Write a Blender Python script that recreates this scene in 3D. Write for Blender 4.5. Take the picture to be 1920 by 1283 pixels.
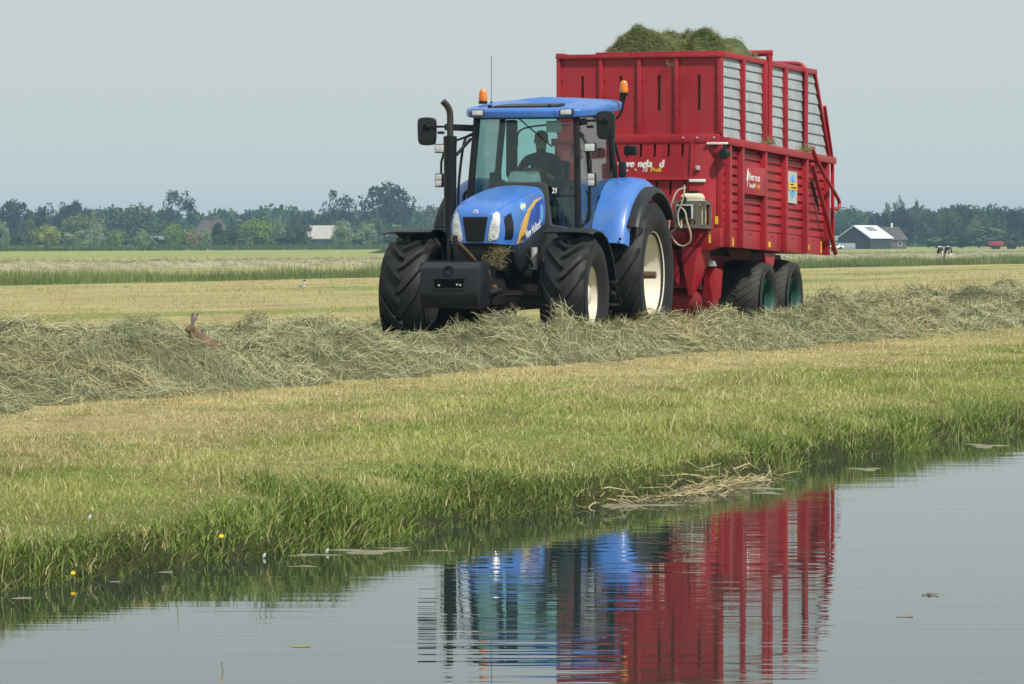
import bpy, bmesh, math, random
import numpy as np
from mathutils import Vector, Matrix
from mathutils.bvhtree import BVHTree
R = math.radians
random.seed(7); rng = np.random.default_rng(11)
scene = bpy.context.scene
col = scene.collection
for o in list(bpy.data.objects): bpy.data.objects.remove(o)

# ------------------------------------------------------------------ camera
CAM_H = 1.41
cam = bpy.data.cameras.new('camera'); cam_o = bpy.data.objects.new('camera', cam); col.objects.link(cam_o)
cam_o.location = (0, 0, CAM_H); cam_o.rotation_euler = (R(90), 0, 0)
cam.sensor_width = 36; cam.lens = 7500/1920*36; cam.shift_y = -(641.5-452)/1920
cam.clip_start = .5; cam.clip_end = 20000
scene.camera = cam_o
# ------------------------------------------------------------------ sky, sun, exposure
SUN_EL, SUN_AZ = 50, 138        # azimuth clockwise from +Y (view axis): behind the camera, to the right
w = bpy.data.worlds.new('World'); scene.world = w; w.use_nodes = True
nt = w.node_tree; nt.nodes.clear()
out = nt.nodes.new('ShaderNodeOutputWorld'); bg = nt.nodes.new('ShaderNodeBackground')
sky = nt.nodes.new('ShaderNodeTexSky'); sky.sky_type = 'NISHITA'; sky.sun_disc = False
sky.sun_elevation = R(SUN_EL); sky.sun_rotation = R(SUN_AZ)
sky.air_density = 1.0; sky.dust_density = 4.0; sky.ozone_density = 1.5; sky.altitude = 0
veil = nt.nodes.new('ShaderNodeMix'); veil.data_type = 'RGBA'      # thin even cloud veil over the whole sky
veil.inputs[0].default_value = .94
veil.inputs[7].default_value = (6.1, 6.78, 6.7, 1)
nt.links.new(sky.outputs[0], veil.inputs[6])
nt.links.new(veil.outputs[2], bg.inputs[0]); bg.inputs[1].default_value = .1
nt.links.new(bg.outputs[0], out.inputs[0])
sun = bpy.data.lights.new('sun', 'SUN'); sun_o = bpy.data.objects.new('sun', sun); col.objects.link(sun_o)
sun.energy = 5.0; sun.angle = R(3); sun.color = (1, .95, .86)
d = Vector((math.sin(R(SUN_AZ))*math.cos(R(SUN_EL)), math.cos(R(SUN_AZ))*math.cos(R(SUN_EL)), math.sin(R(SUN_EL))))
sun_o.rotation_euler = d.to_track_quat('Z', 'Y').to_euler(); sun_o.location = d*50
vs = scene.view_settings; vs.view_transform = 'Standard'; vs.look = 'None'; vs.exposure = 0.0; vs.gamma = 1; vs.use_curve_mapping = False
scene.cycles.max_bounces = 8; scene.cycles.transparent_max_bounces = 24; scene.cycles.volume_bounces = 0
scene.cycles.use_denoising = True

# ------------------------------------------------------------------ helpers
def tag(o, label=None, cat=None, group=None, kind=None):
    if label: o['label'] = label
    if cat: o['category'] = cat
    if group: o['group'] = group
    if kind: o['kind'] = kind
    return o
def empty(name, loc=(0,0,0), rz=0, parent=None):
    o = bpy.data.objects.new(name, None); col.objects.link(o); o.location = loc; o.rotation_euler = (0,0,rz)
    o.empty_display_size = .1
    if parent: o.parent = parent
    return o
class MB:
    def __init__(s): s.v = []; s.f = []
    def add(s, vs_, fs):
        n = len(s.v); s.v += [tuple(p) for p in vs_]; s.f += [tuple(i+n for i in f) for f in fs]; return s
    def hexa(s, p):   # 4 bottom + 4 top
        return s.add(p, [(3,2,1,0),(4,5,6,7),(0,1,5,4),(1,2,6,5),(2,3,7,6),(3,0,4,7)])
    def box(s, x0,x1,y0,y1,z0,z1):
        return s.hexa([(x0,y0,z0),(x1,y0,z0),(x1,y1,z0),(x0,y1,z0),(x0,y0,z1),(x1,y0,z1),(x1,y1,z1),(x0,y1,z1)])
    def prism(s, poly, ax, a, b):
        n = len(poly)
        def P(u, v, t): return {'x':(t,u,v),'y':(u,t,v),'z':(u,v,t)}[ax]
        vs_ = [P(u,v,a) for u,v in poly]+[P(u,v,b) for u,v in poly]
        return s.add(vs_, [tuple(range(n))[::-1], tuple(range(n,2*n))]+[(i,(i+1)%n,n+(i+1)%n,n+i) for i in range(n)])
    def bar(s, p, q, a=.05, b=.05, up=(0,0,1)):
        p, q = Vector(p), Vector(q); t = (q-p).normalized(); up = Vector(up)
        if abs(t.dot(up)) > .95: up = Vector((0,1,0))
        u = t.cross(up).normalized()*a/2; v = u.cross(t).normalized()*b/2
        return s.hexa([p-u-v,p+u-v,p+u+v,p-u+v,q-u-v,q+u-v,q+u+v,q-u+v])
    def tube(s, pts, r, n=8):
        pts = [Vector(p) for p in pts]; m = len(pts); rs = r if isinstance(r,(list,tuple)) else [r]*m
        t0 = (pts[1]-pts[0]).normalized(); ref = Vector((0,0,1)) if abs(t0.z) < .9 else Vector((1,0,0))
        u = t0.cross(ref).normalized(); V = []
        for i in range(m):
            t = (pts[min(i+1,m-1)]-pts[max(i-1,0)]).normalized()
            u = (u-t*u.dot(t)).normalized(); v = t.cross(u)
            V += [pts[i]+(u*math.cos(2*math.pi*k/n)+v*math.sin(2*math.pi*k/n))*rs[i] for k in range(n)]
        F = [(i*n+k,i*n+(k+1)%n,(i+1)*n+(k+1)%n,(i+1)*n+k) for i in range(m-1) for k in range(n)]
        F += [tuple(range(n))[::-1], tuple(range((m-1)*n,m*n))]
        return s.add(V, F)
    def lathe(s, prof, c=(0,0,0), ax='x', n=32):
        V = []; m = len(prof)
        for k in range(n):
            a = 2*math.pi*k/n; ca, sa = math.cos(a), math.sin(a)
            for t, r in prof:
                V.append({'x':(c[0]+t,c[1]+r*ca,c[2]+r*sa),'y':(c[0]+r*ca,c[1]+t,c[2]+r*sa),'z':(c[0]+r*ca,c[1]+r*sa,c[2]+t)}[ax])
        F = [(k*m+i,k*m+i+1,((k+1)%n)*m+i+1,((k+1)%n)*m+i) for k in range(n) for i in range(m-1)]
        return s.add(V, F)
    def loft(s, secs, caps=True, closed=True):
        m = len(secs[0]); V = [p for q in secs for p in q]; K = m if closed else m-1
        F = [(i*m+k,i*m+(k+1)%m,(i+1)*m+(k+1)%m,(i+1)*m+k) for i in range(len(secs)-1) for k in range(K)]
        if caps and closed: F += [tuple(range(m))[::-1], tuple(range((len(secs)-1)*m,len(secs)*m))]
        return s.add(V, F)
    def ball(s, c, r, n=12, m=8):
        rx,ry,rz = r if isinstance(r,(list,tuple)) else (r,r,r)
        V=[(c[0],c[1],c[2]-rz)]
        for i in range(1,m):
            p=-math.pi/2+math.pi*i/m
            V+=[(c[0]+rx*math.cos(p)*math.cos(2*math.pi*k/n),c[1]+ry*math.cos(p)*math.sin(2*math.pi*k/n),c[2]+rz*math.sin(p)) for k in range(n)]
        V.append((c[0],c[1],c[2]+rz)); e=len(V)-1
        F=[(0,1+(k+1)%n,1+k) for k in range(n)]+[(1+(i-1)*n+k,1+(i-1)*n+(k+1)%n,1+i*n+(k+1)%n,1+i*n+k) for i in range(1,m-1) for k in range(n)]
        F+=[(e,1+(m-2)*n+k,1+(m-2)*n+(k+1)%n) for k in range(n)]
        return s.add(V,F)
    def pane(s, c4, th=.008):
        c4 = [Vector(p) for p in c4]; nrm = (c4[1]-c4[0]).cross(c4[3]-c4[0]).normalized()*th/2
        return s.hexa([p-nrm for p in c4]+[p+nrm for p in c4])
    def map(s, fn): s.v = [tuple(fn(*p)) for p in s.v]; return s
    def mesh(s, name, bevel=0, smooth=40):
        bm = bmesh.new(); vv = [bm.verts.new(p) for p in s.v]
        for f in s.f:
            try: bm.faces.new([vv[i] for i in f])
            except ValueError: pass
        bmesh.ops.recalc_face_normals(bm, faces=bm.faces)
        if bevel:
            es = [e for e in bm.edges if len(e.link_faces)==2 and e.calc_face_angle(0) > R(25)]
            bmesh.ops.bevel(bm, geom=es, offset=bevel, segments=2, affect='EDGES', clamp_overlap=True, profile=.6)
        me = bpy.data.meshes.new(name); bm.to_mesh(me); bm.free()
        me.polygons.foreach_set('use_smooth', [True]*len(me.polygons))
        me.set_sharp_from_angle(angle=R(smooth))
        return me
    def build(s, name, mat, parent=None, bevel=0, smooth=40):
        return link(name, s.mesh(name, bevel, smooth), mat, parent)
def link(name, me, mat, parent=None):
    if mat is not None and not me.materials: me.materials.append(mat)
    o = bpy.data.objects.new(name, me); col.objects.link(o)
    if parent: o.parent = parent
    return o
def catmull(P, n):
    P = [np.array(p, float) for p in P]; Q = [2*P[0]-P[1]]+P+[2*P[-1]-P[-2]]; o = []
    for i in range(1, len(Q)-2):
        for j in range(n):
            t = j/n; a,b,c,e = Q[i-1],Q[i],Q[i+1],Q[i+2]
            o.append(.5*((2*b)+(c-a)*t+(2*a-5*b+4*c-e)*t*t+(-a+3*b-3*c+e)*t**3))
    o.append(P[-1]); return [tuple(p) for p in o]
def text(name, s, size, loc, rot, mat, parent, extrude=.002, bold=0., sx=1., shear=0.):
    cu = bpy.data.curves.new(name, 'FONT'); cu.body = s; cu.size = size; cu.extrude = extrude; cu.shear = shear
    cu.materials.append(mat)
    t_ = bpy.data.objects.new(name, cu); col.objects.link(t_); bpy.context.view_layer.update()
    me = bpy.data.meshes.new_from_object(t_.evaluated_get(bpy.context.evaluated_depsgraph_get())); bpy.data.objects.remove(t_)
    if bold:                                   # heavier strokes: the outline repeated a few millimetres to either side
        bm = bmesh.new(); bm.from_mesh(me); bm.from_mesh(me); bm.from_mesh(me); bm.verts.ensure_lookup_table(); nv = len(me.vertices)
        for k_, (dx_, dy_) in enumerate(((0,0),(bold,bold*.35),(-bold,-bold*.35))):
            for v in bm.verts[k_*nv:(k_+1)*nv]: v.co.x += dx_; v.co.y += dy_; v.co.z += k_*.0005
        bm.to_mesh(me); bm.free()
    o = bpy.data.objects.new(name, me); col.objects.link(o); o.location = loc; o.rotation_euler = rot; o.scale = (sx,1,1); o.parent = parent
    return o
def patch(poly, bvh, axis, off, th, sub=3, flip=1):
    """a thin plate of the given outline laid on a curved panel: poly is in (x,z) for axis y, in (y,z) for axis x"""
    bm = bmesh.new()
    f = bm.faces.new([bm.verts.new((p[0],p[1],0)) for p in poly])
    bmesh.ops.triangulate(bm, faces=[f])
    for _ in range(sub): bmesh.ops.subdivide_edges(bm, edges=[e for e in bm.edges if e.calc_length() > .03], cuts=1, use_grid_fill=False); bmesh.ops.triangulate(bm, faces=bm.faces)
    vs_ = []; ns = []
    for v in bm.verts:
        if axis == 'y': o_, dr = Vector((v.co.x,-5,v.co.y)), Vector((0,1,0))
        else: o_, dr = Vector((5*flip,v.co.x,v.co.y)), Vector((-flip,0,0))
        h, n, i, dist = bvh.ray_cast(o_, dr)
        if h is None: h, n, i, dist = bvh.find_nearest(Vector((v.co.x,-.7,v.co.y)) if axis=='y' else Vector((.4*flip,v.co.x,v.co.y)))
        if n.dot(dr) > 0: n = -n
        vs_.append(h); ns.append(n)
    m = MB(); N = len(vs_); T = [tuple(v.index for v in f.verts) for f in (bm.verts.index_update() or bm.faces)]
    ed = [tuple(v.index for v in e.verts) for e in bm.edges if len(e.link_faces)==1]
    m.add([h+n*(off+th) for h,n in zip(vs_,ns)]+[h+n*(off-.01) for h,n in zip(vs_,ns)], T+[(a,b,b+N,a+N) for a,b in ed])
    bm.free(); return m

# ---- numpy mesh helpers
def np_mesh(name, V, quads=None, tris=None, colors=None):
    me = bpy.data.meshes.new(name); nq = 0 if quads is None else len(quads); ntt = 0 if tris is None else len(tris)
    me.vertices.add(len(V)); me.vertices.foreach_set('co', np.ascontiguousarray(V, np.float32).ravel())
    idx = []
    if nq: idx.append(np.asarray(quads).ravel())
    if ntt: idx.append(np.asarray(tris).ravel())
    idx = np.concatenate(idx).astype(np.int32)
    me.loops.add(len(idx)); me.loops.foreach_set('vertex_index', idx)
    me.polygons.add(nq+ntt)
    st = np.concatenate([np.arange(nq)*4, nq*4+np.arange(ntt)*3]).astype(np.int32)
    me.polygons.foreach_set('loop_start', st)
    me.update(calc_edges=True)
    if colors is not None:
        a = me.attributes.new('Col', 'FLOAT_COLOR', 'POINT')
        c4 = np.ones((len(V),4), np.float32); c4[:,:3] = colors; a.data.foreach_set('color', c4.ravel())
    return me
def _h(i, j, s):
    n = (i.astype(np.int64)*374761393 + j.astype(np.int64)*668265263 + s*974711) & 0x7fffffff
    n = ((n ^ (n >> 13))*1274126177) & 0x7fffffff
    return ((n ^ (n >> 16)) & 0xffff)/65535.
def vn(x, y, s=0):
    x = np.asarray(x, float); y = np.asarray(y, float); i = np.floor(x); j = np.floor(y); f = x-i; g = y-j
    f = f*f*(3-2*f); g = g*g*(3-2*g)
    return (_h(i,j,s)*(1-f)+_h(i+1,j,s)*f)*(1-g)+(_h(i,j+1,s)*(1-f)+_h(i+1,j+1,s)*f)*g
def fbm(x, y, s=0, o=3):
    t = 0; a = .5; n = 0
    for k in range(o): t = t+a*vn(x*2**k, y*2**k, s+k*17); n += a; a *= .5
    return t/n
def sstep(a, b, x): t = np.clip((x-a)/(b-a),0,1); return t*t*(3-2*t)
def blades(name, P, h, width, lean, segs, colors, mat, tipcol=None, face_cam=.5):
    N = len(P); az = rng.uniform(0,2*np.pi,N); L = np.stack([np.cos(az),np.sin(az),np.zeros(N)],1)
    fa = np.where(rng.random(N) < face_cam, rng.normal(0,.5,N), rng.uniform(0,np.pi,N)); Wv = np.stack([np.cos(fa),np.sin(fa),np.zeros(N)],1)
    V = []; C = []
    for j in range(segs+1):
        t = j/segs; c = P+np.array([0,0,1])*(h*(t-.35*lean*t*t))[:,None]+L*(h*lean*t*t)[:,None]
        cc = colors*(1 if tipcol is None else 1)+0
        if tipcol is not None: cc = colors*(1-t)+tipcol*t
        if j < segs:
            wj = (width*(1-.75*t**1.5)/2)[:,None]*Wv; V += [c-wj, c+wj]; C += [cc, cc]
        else: V += [c]; C += [cc]
    nv = len(V); V = np.stack(V,1).reshape(-1,3); C = np.stack(C,1).reshape(-1,3); b = (np.arange(N)*nv)[:,None]
    q = np.concatenate([b+np.array([[2*j,2*j+1,2*j+3,2*j+2]]) for j in range(segs-1)]) if segs > 1 else None
    t3 = b+np.array([[2*segs-2,2*segs-1,2*segs]])
    return link(name, np_mesh(name, V, q, t3, C), mat)
def strands(name, P, D, Nn, length, width, curv, colors, mat, parent=None):
    """ribbons of hay: centre P, direction D, surface normal Nn"""
    N = len(P); S = np.cross(Nn, D); S /= np.linalg.norm(S,axis=1)[:,None]+1e-9
    tw = rng.uniform(-1.0,1.0,N)[:,None]; Wv = S*np.cos(tw)+Nn*np.sin(tw)
    V = []
    for j,t in enumerate((-.5,0,.5)):
        c = P+D*(length*t)[:,None]+S*(curv[:,0]*length*(t*t-.12))[:,None]+Nn*(curv[:,1]*length*(.1-t*t*1.2))[:,None]
        wj = Wv*(width*(1 if j==1 else .6)/2)[:,None]; V += [c-wj, c+wj]
    V = np.stack(V,1).reshape(-1,3); b = (np.arange(N)*6)[:,None]
    q = np.concatenate([b+np.array([[0,1,3,2]]), b+np.array([[2,3,5,4]])])
    return link(name, np_mesh(name, V, q, None, np.repeat(colors,6,0)), mat, parent)

# ------------------------------------------------------------------ materials
def nodes(name):
    m = bpy.data.materials.new(name); m.use_nodes = True; t = m.node_tree; t.nodes.clear()
    o = t.nodes.new('ShaderNodeOutputMaterial'); return m, t, o
def mat(name, c, rough=.5, metal=0., var=.12, scale=6., dirt=0., dirtcol=(.16,.14,.09), dscale=3., bump=0., bscale=40., coat=0., spec=.5, streak=0.):
    m, t, o = nodes(name); L = t.links.new; p = t.nodes.new('ShaderNodeBsdfPrincipled')
    tc = t.nodes.new('ShaderNodeTexCoord'); n = t.nodes.new('ShaderNodeTexNoise'); n.inputs['Scale'].default_value = scale; n.inputs['Detail'].default_value = 5
    L(tc.outputs['Object'], n.inputs['Vector'])
    hs = t.nodes.new('ShaderNodeHueSaturation'); hs.inputs['Color'].default_value = (*c,1)
    mr = t.nodes.new('ShaderNodeMapRange'); mr.inputs[1].default_value=.3; mr.inputs[2].default_value=.7; mr.inputs[3].default_value = 1-var; mr.inputs[4].default_value = 1+var
    L(n.outputs[0], mr.inputs[0]); L(mr.outputs[0], hs.inputs['Value']); cur = hs.outputs[0]
    rr = t.nodes.new('ShaderNodeMapRange'); rr.inputs[3].default_value = max(rough-.08,.02); rr.inputs[4].default_value = min(rough+.12,1); L(n.outputs[0], rr.inputs[0])
    L(rr.outputs[0], p.inputs['Roughness'])
    if dirt > 0:
        n2 = t.nodes.new('ShaderNodeTexNoise'); n2.inputs['Scale'].default_value = dscale; n2.inputs['Detail'].default_value = 8; n2.inputs['Roughness'].default_value = .7
        L(tc.outputs['Object'], n2.inputs['Vector'])
        m2 = t.nodes.new('ShaderNodeMapRange'); m2.inputs[1].default_value=.42; m2.inputs[2].default_value=.75; m2.inputs[4].default_value = dirt; L(n2.outputs[0], m2.inputs[0])
        mx = t.nodes.new('ShaderNodeMix'); mx.data_type='RGBA'; mx.inputs[7].default_value = (*dirtcol,1)
        L(m2.outputs[0], mx.inputs[0]); L(cur, mx.inputs[6]); cur = mx.outputs[2]
    if streak > 0:
        mp = t.nodes.new('ShaderNodeMapping'); mp.inputs['Scale'].default_value = (9,9,.55); L(tc.outputs['Object'], mp.inputs['Vector'])
        n4 = t.nodes.new('ShaderNodeTexNoise'); n4.inputs['Scale'].default_value = 1; n4.inputs['Detail'].default_value = 7; n4.inputs['Roughness'].default_value = .65; L(mp.outputs[0], n4.inputs['Vector'])
        m4 = t.nodes.new('ShaderNodeMapRange'); m4.inputs[1].default_value=.50; m4.inputs[2].default_value=.72; m4.inputs[4].default_value = streak; L(n4.outputs[0], m4.inputs[0])
        mx4 = t.nodes.new('ShaderNodeMix'); mx4.data_type='RGBA'; mx4.inputs[7].default_value = (*dirtcol,1); L(m4.outputs[0], mx4.inputs[0]); L(cur, mx4.inputs[6]); cur = mx4.outputs[2]
    L(cur, p.inputs['Base Color']); p.inputs['Metallic'].default_value = metal
    p.inputs['Coat Weight'].default_value = coat; p.inputs['Coat Roughness'].default_value = .15; p.inputs['Specular IOR Level'].default_value = spec
    if bump > 0:
        b = t.nodes.new('ShaderNodeBump'); b.inputs['Strength'].default_value = bump; b.inputs['Distance'].default_value = .01
        n3 = t.nodes.new('ShaderNodeTexNoise'); n3.inputs['Scale'].default_value = bscale; L(tc.outputs['Object'], n3.inputs['Vector']); L(n3.outputs[0], b.inputs['Height']); L(b.outputs[0], p.inputs['Normal'])
    L(p.outputs[0], o.inputs[0]); return m
def mat_leafy(name, mult=(1,1,1), trans=.35, attr=True, rough=.6, base=None):
    m, t, o = nodes(name); L = t.links.new
    d_ = t.nodes.new('ShaderNodeBsdfPrincipled'); d_.inputs['Roughness'].default_value = rough; d_.inputs['Specular IOR Level'].default_value = .3
    tr = t.nodes.new('ShaderNodeBsdfTranslucent'); ms = t.nodes.new('ShaderNodeMixShader'); ms.inputs[0].default_value = trans
    a = t.nodes.new('ShaderNodeAttribute'); a.attribute_name = 'Col'
    mm = t.nodes.new('ShaderNodeMix'); mm.data_type = 'RGBA'; mm.blend_type = 'MULTIPLY'; mm.inputs[0].default_value = 1
    mm.inputs[7].default_value = (*mult,1); L(a.outputs['Color'], mm.inputs[6])
    L(mm.outputs[2], d_.inputs['Base Color']); L(mm.outputs[2], tr.inputs['Color'])
    L(d_.outputs[0], ms.inputs[1]); L(tr.outputs[0], ms.inputs[2]); L(ms.outputs[0], o.inputs[0]); return m
def mat_glass(name, tint, refl=1.0, rough=.02):
    m, t, o = nodes(name); L = t.links.new
    a = t.nodes.new('ShaderNodeBsdfTransparent'); a.inputs[0].default_value = (*tint,1)
    g = t.nodes.new('ShaderNodeBsdfGlossy'); g.inputs['Roughness'].default_value = rough; g.inputs[0].default_value = (refl,refl,refl,1)
    f = t.nodes.new('ShaderNodeFresnel'); ge = t.nodes.new('ShaderNodeNewGeometry'); io = t.nodes.new('ShaderNodeMapRange'); io.inputs[3].default_value = 1.5; io.inputs[4].default_value = 1/1.5; L(ge.outputs['Backfacing'], io.inputs[0]); L(io.outputs[0], f.inputs[0]); ms = t.nodes.new('ShaderNodeMixShader')
    L(f.outputs[0], ms.inputs[0]); L(a.outputs[0], ms.inputs[1]); L(g.outputs[0], ms.inputs[2]); L(ms.outputs[0], o.inputs[0]); return m
M = {}
M['blue'] = mat('blue_paint', (.034,.15,.50), .38, var=.08, scale=3, dirt=.28, dirtcol=(.2,.21,.2), dscale=3.5, coat=.25, streak=.12)
M['red'] = mat('red_paint', (.33,.008,.021), .48, var=.20, scale=1.3, dirt=.26, dirtcol=(.18,.07,.06), dscale=2.6, streak=.28)
M['redd'] = mat('red_paint_worn', (.25,.012,.02), .55, var=.2, scale=4, dirt=.5, dirtcol=(.06,.035,.02), dscale=4)
M['galv'] = mat('galvanised_sheet', (.40,.455,.49), .5, metal=.25, var=.14, scale=3, dirt=.35, dirtcol=(.27,.27,.25), dscale=4, streak=.4)
M['black'] = mat('black_plastic', (.007,.0075,.009), .42, var=.2, dirt=.12, dirtcol=(.03,.028,.024), dscale=5, spec=.35)
M['grey'] = mat('dark_grey_plastic', (.010,.012,.0155), .42, var=.15, dirt=.15, dirtcol=(.045,.044,.04), dscale=5, spec=.4)
M['steel'] = mat('dark_steel', (.014,.013,.013), .55, metal=.2, var=.3, scale=9, dirt=.4, dirtcol=(.04,.03,.02), dscale=8)
M['rubber'] = mat('tyre_rubber', (.0085,.009,.0105), .6, var=.2, scale=5, dirt=.30, dirtcol=(.04,.039,.036), dscale=4, spec=.35, bump=.15, bscale=30)
M['rubber2'] = mat('worn_tyre_rubber', (.016,.016,.0165), .7, var=.2, scale=5, dirt=.4, dirtcol=(.065,.06,.05), dscale=5, bump=.15, bscale=30)
M['cream'] = mat('cream_rim_paint', (.66,.63,.52), .45, var=.08, scale=4, dirt=.5, dirtcol=(.34,.31,.22), dscale=4)
M['green'] = mat('green_rim_paint', (.01,.075,.06), .5, var=.15, dirt=.3, dirtcol=(.05,.05,.03), dscale=6)
M['rust'] = mat('rusty_steel', (.10,.06,.035), .8, var=.3, scale=20, bump=.3)
M['exh'] = mat('exhaust_pipe', (.045,.042,.04), .45, metal=.5, var=.3, scale=8)
M['white'] = mat('white_paint', (.75,.75,.73), .5, var=.05)
M['silver'] = mat('silver_reflector', (.7,.7,.72), .25, metal=.6, var=.1)
M['lens'] = mat('clear_lens', (.55,.57,.57), .12, var=.15, scale=30, coat=1)
M['amber'] = mat('amber_lens', (.75,.20,.015), .2, var=.15, scale=12, coat=.6)
M['yellow'] = mat('yellow_print', (.72,.46,.03), .5, var=.1)
M['gold'] = mat('gold_print', (.62,.38,.07), .45, var=.1)
M['pale_yellow'] = mat('pale_yellow_print', (.72,.66,.36), .5, var=.1)
M['dealer_blue'] = mat('light_blue_print', (.12,.36,.68), .5, var=.1)
M['navy'] = mat('deep_blue_print', (.03,.08,.36), .4, var=.15)
M['print_grey'] = mat('sticker_backing', (.42,.44,.42), .5, var=.05)
M['tank'] = mat('cream_plastic', (.62,.58,.44), .5, var=.08, dirt=.3, dirtcol=(.3,.25,.14))
M['frame'] = mat('grey_steel_frame', (.15,.145,.12), .6, metal=.3, var=.2, dirt=.4)
M['hose'] = mat('dusty_hose', (.36,.33,.24), .6, var=.15)
M['interior'] = mat('cab_interior', (.03,.033,.035), .7, var=.2)
M['inter_light'] = mat('cab_console_grey', (.22,.24,.24), .6, var=.15)
M['glass'] = mat_glass('cab_glass', (.78,.92,.90))
M['orange'] = mat('orange_knob', (.55,.13,.05), .5)
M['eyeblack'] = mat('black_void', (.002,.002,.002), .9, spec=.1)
M['skin'] = mat('skin', (.42,.22,.15), .55, var=.1)
M['hair'] = mat('hair', (.05,.045,.04), .7, var=.3, scale=40)
# ------------------------------------------------------------------ terrain: a canal bank, strips of mown meadow
EX = np.array([math.sin(R(21.5)), math.cos(R(21.5))]); NX = np.array([-EX[1], EX[0]])
ZW = -.40                                        # water level
def su(x, y): return x*EX[0]+y*EX[1], x*NX[0]+y*NX[1]
def xy(s, u): return s*EX[0]+u*NX[0], s*EX[1]+u*NX[1]
_pts = [(-200,1130),(0,1105),(180,1085),(330,1062),(480,1043),(640,1022),(770,1005),(850,986),(960,966),(1110,950),(1240,932),(1390,903),(1560,862),(1680,850),(1760,828),(1920,806),(2100,788)]
_e = []
for px, py in _pts:
    Y = 7500*(CAM_H-ZW)/(py-452); _e.append(su((px-960)*Y/7500, Y))
_e.sort(); ES = np.array([a for a,b in _e]); EU = np.array([b for a,b in _e])
def edge(s): return np.interp(s, ES, EU)+.10*(fbm(s*1.3, s*0+3.3, 5, 3)-.5)
def ground(x, y):
    s, u = su(np.asarray(x,float), np.asarray(y,float)); e = edge(s); du = u-e
    z = np.interp(du, [-3,-1,-.25,0,.05,.12,.5,1.8,3.5], [-1.2,-1.0,-.6,-.43,-.30,-.21,-.13,-.04,0])
    near = np.interp(u, [-6,1.0,2.0,2.6,4], [-.1,-.1,-.3,-.75,-1.2])
    z = np.where(u < 4.5, near, z)
    z = z+np.interp(u, [40,76,79,84,88,100,200,350,700,900], [0,-.33,-.55,-.55,-.40,-.42,-.48,-.3,0,0])
    land = sstep(.1,1.2,du)*(1-sstep(120,400,u))
    return z+land*(.05*(fbm(x*.35,y*.35,1)-.5)+.05*(fbm(x*1.7,y*1.7,2,2)-.5))
us = np.concatenate([np.linspace(-300,-8,14), np.linspace(-6,6,25), np.arange(6.2,24,.14), np.geomspace(24,80,60), np.geomspace(81,900,60), np.geomspace(950,4200,14)])
ss = np.concatenate([-np.geomspace(2600,120,10), np.linspace(-100,10,20), np.arange(12,80,.35), np.geomspace(80,600,70), np.geomspace(640,4200,14)])
SS, UU = np.meshgrid(ss, us, indexing='ij'); gx, gy = xy(SS, UU); gz = ground(gx, gy)
ns, nu = SS.shape; ii = np.arange(ns*nu).reshape(ns, nu)
gq = np.stack([ii[:-1,:-1],ii[1:,:-1],ii[1:,1:],ii[:-1,1:]],-1).reshape(-1,4)
def zone_color(x, y):
    """real ground colours of the strips (soil, thatch and short grass), in world space"""
    s, u = su(x, y); du = u-edge(s); n1 = fbm(s*.25,u*.7,31,4); n2 = fbm(x*2.3,y*2.3,32,3); n3 = fbm(s*.05,u*.35,33,3)
    tan = np.array([.335,.295,.14]); straw = np.array([.42,.37,.19]); gre = np.array([.17,.21,.055]); mud = np.array([.03,.034,.016]); far = np.array([.24,.28,.09]); bro = np.array([.30,.22,.12])
    def mix(a, b, t): t = np.clip(t,0,1)[...,None]; return a*(1-t)+b*t
    c = mix(np.broadcast_to(tan, x.shape+(3,)), straw, sstep(.35,.75,n2))
    c = mix(c, bro, sstep(.55,.75,n1)*.6+sstep(.62,.78,fbm(s*.6,u*1.6,35,3))*.7)
    c = mix(c, gre, sstep(.52,.68,n3)*.7+sstep(.6,.8,n2)*.3)
    bank = mix(np.broadcast_to(gre, x.shape+(3,)), bro, sstep(.5,.65,n1)*.35+sstep(.5,.7,n2)*.4)
    c = mix(c, bank, 1-sstep(3.6,5.4,du+2.2*(n1-.5)))
    c = mix(c, gre*.7, 1-sstep(.3,1.2,du)); c = mix(c, mud, 1-sstep(0,.3,du))
    c = mix(c, gre*.9, sstep(76,78,u)*(1-sstep(87,89,u)))
    c = mix(c, far, sstep(150,220,u+30*(n3-.5))*.8)
    return c
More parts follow.
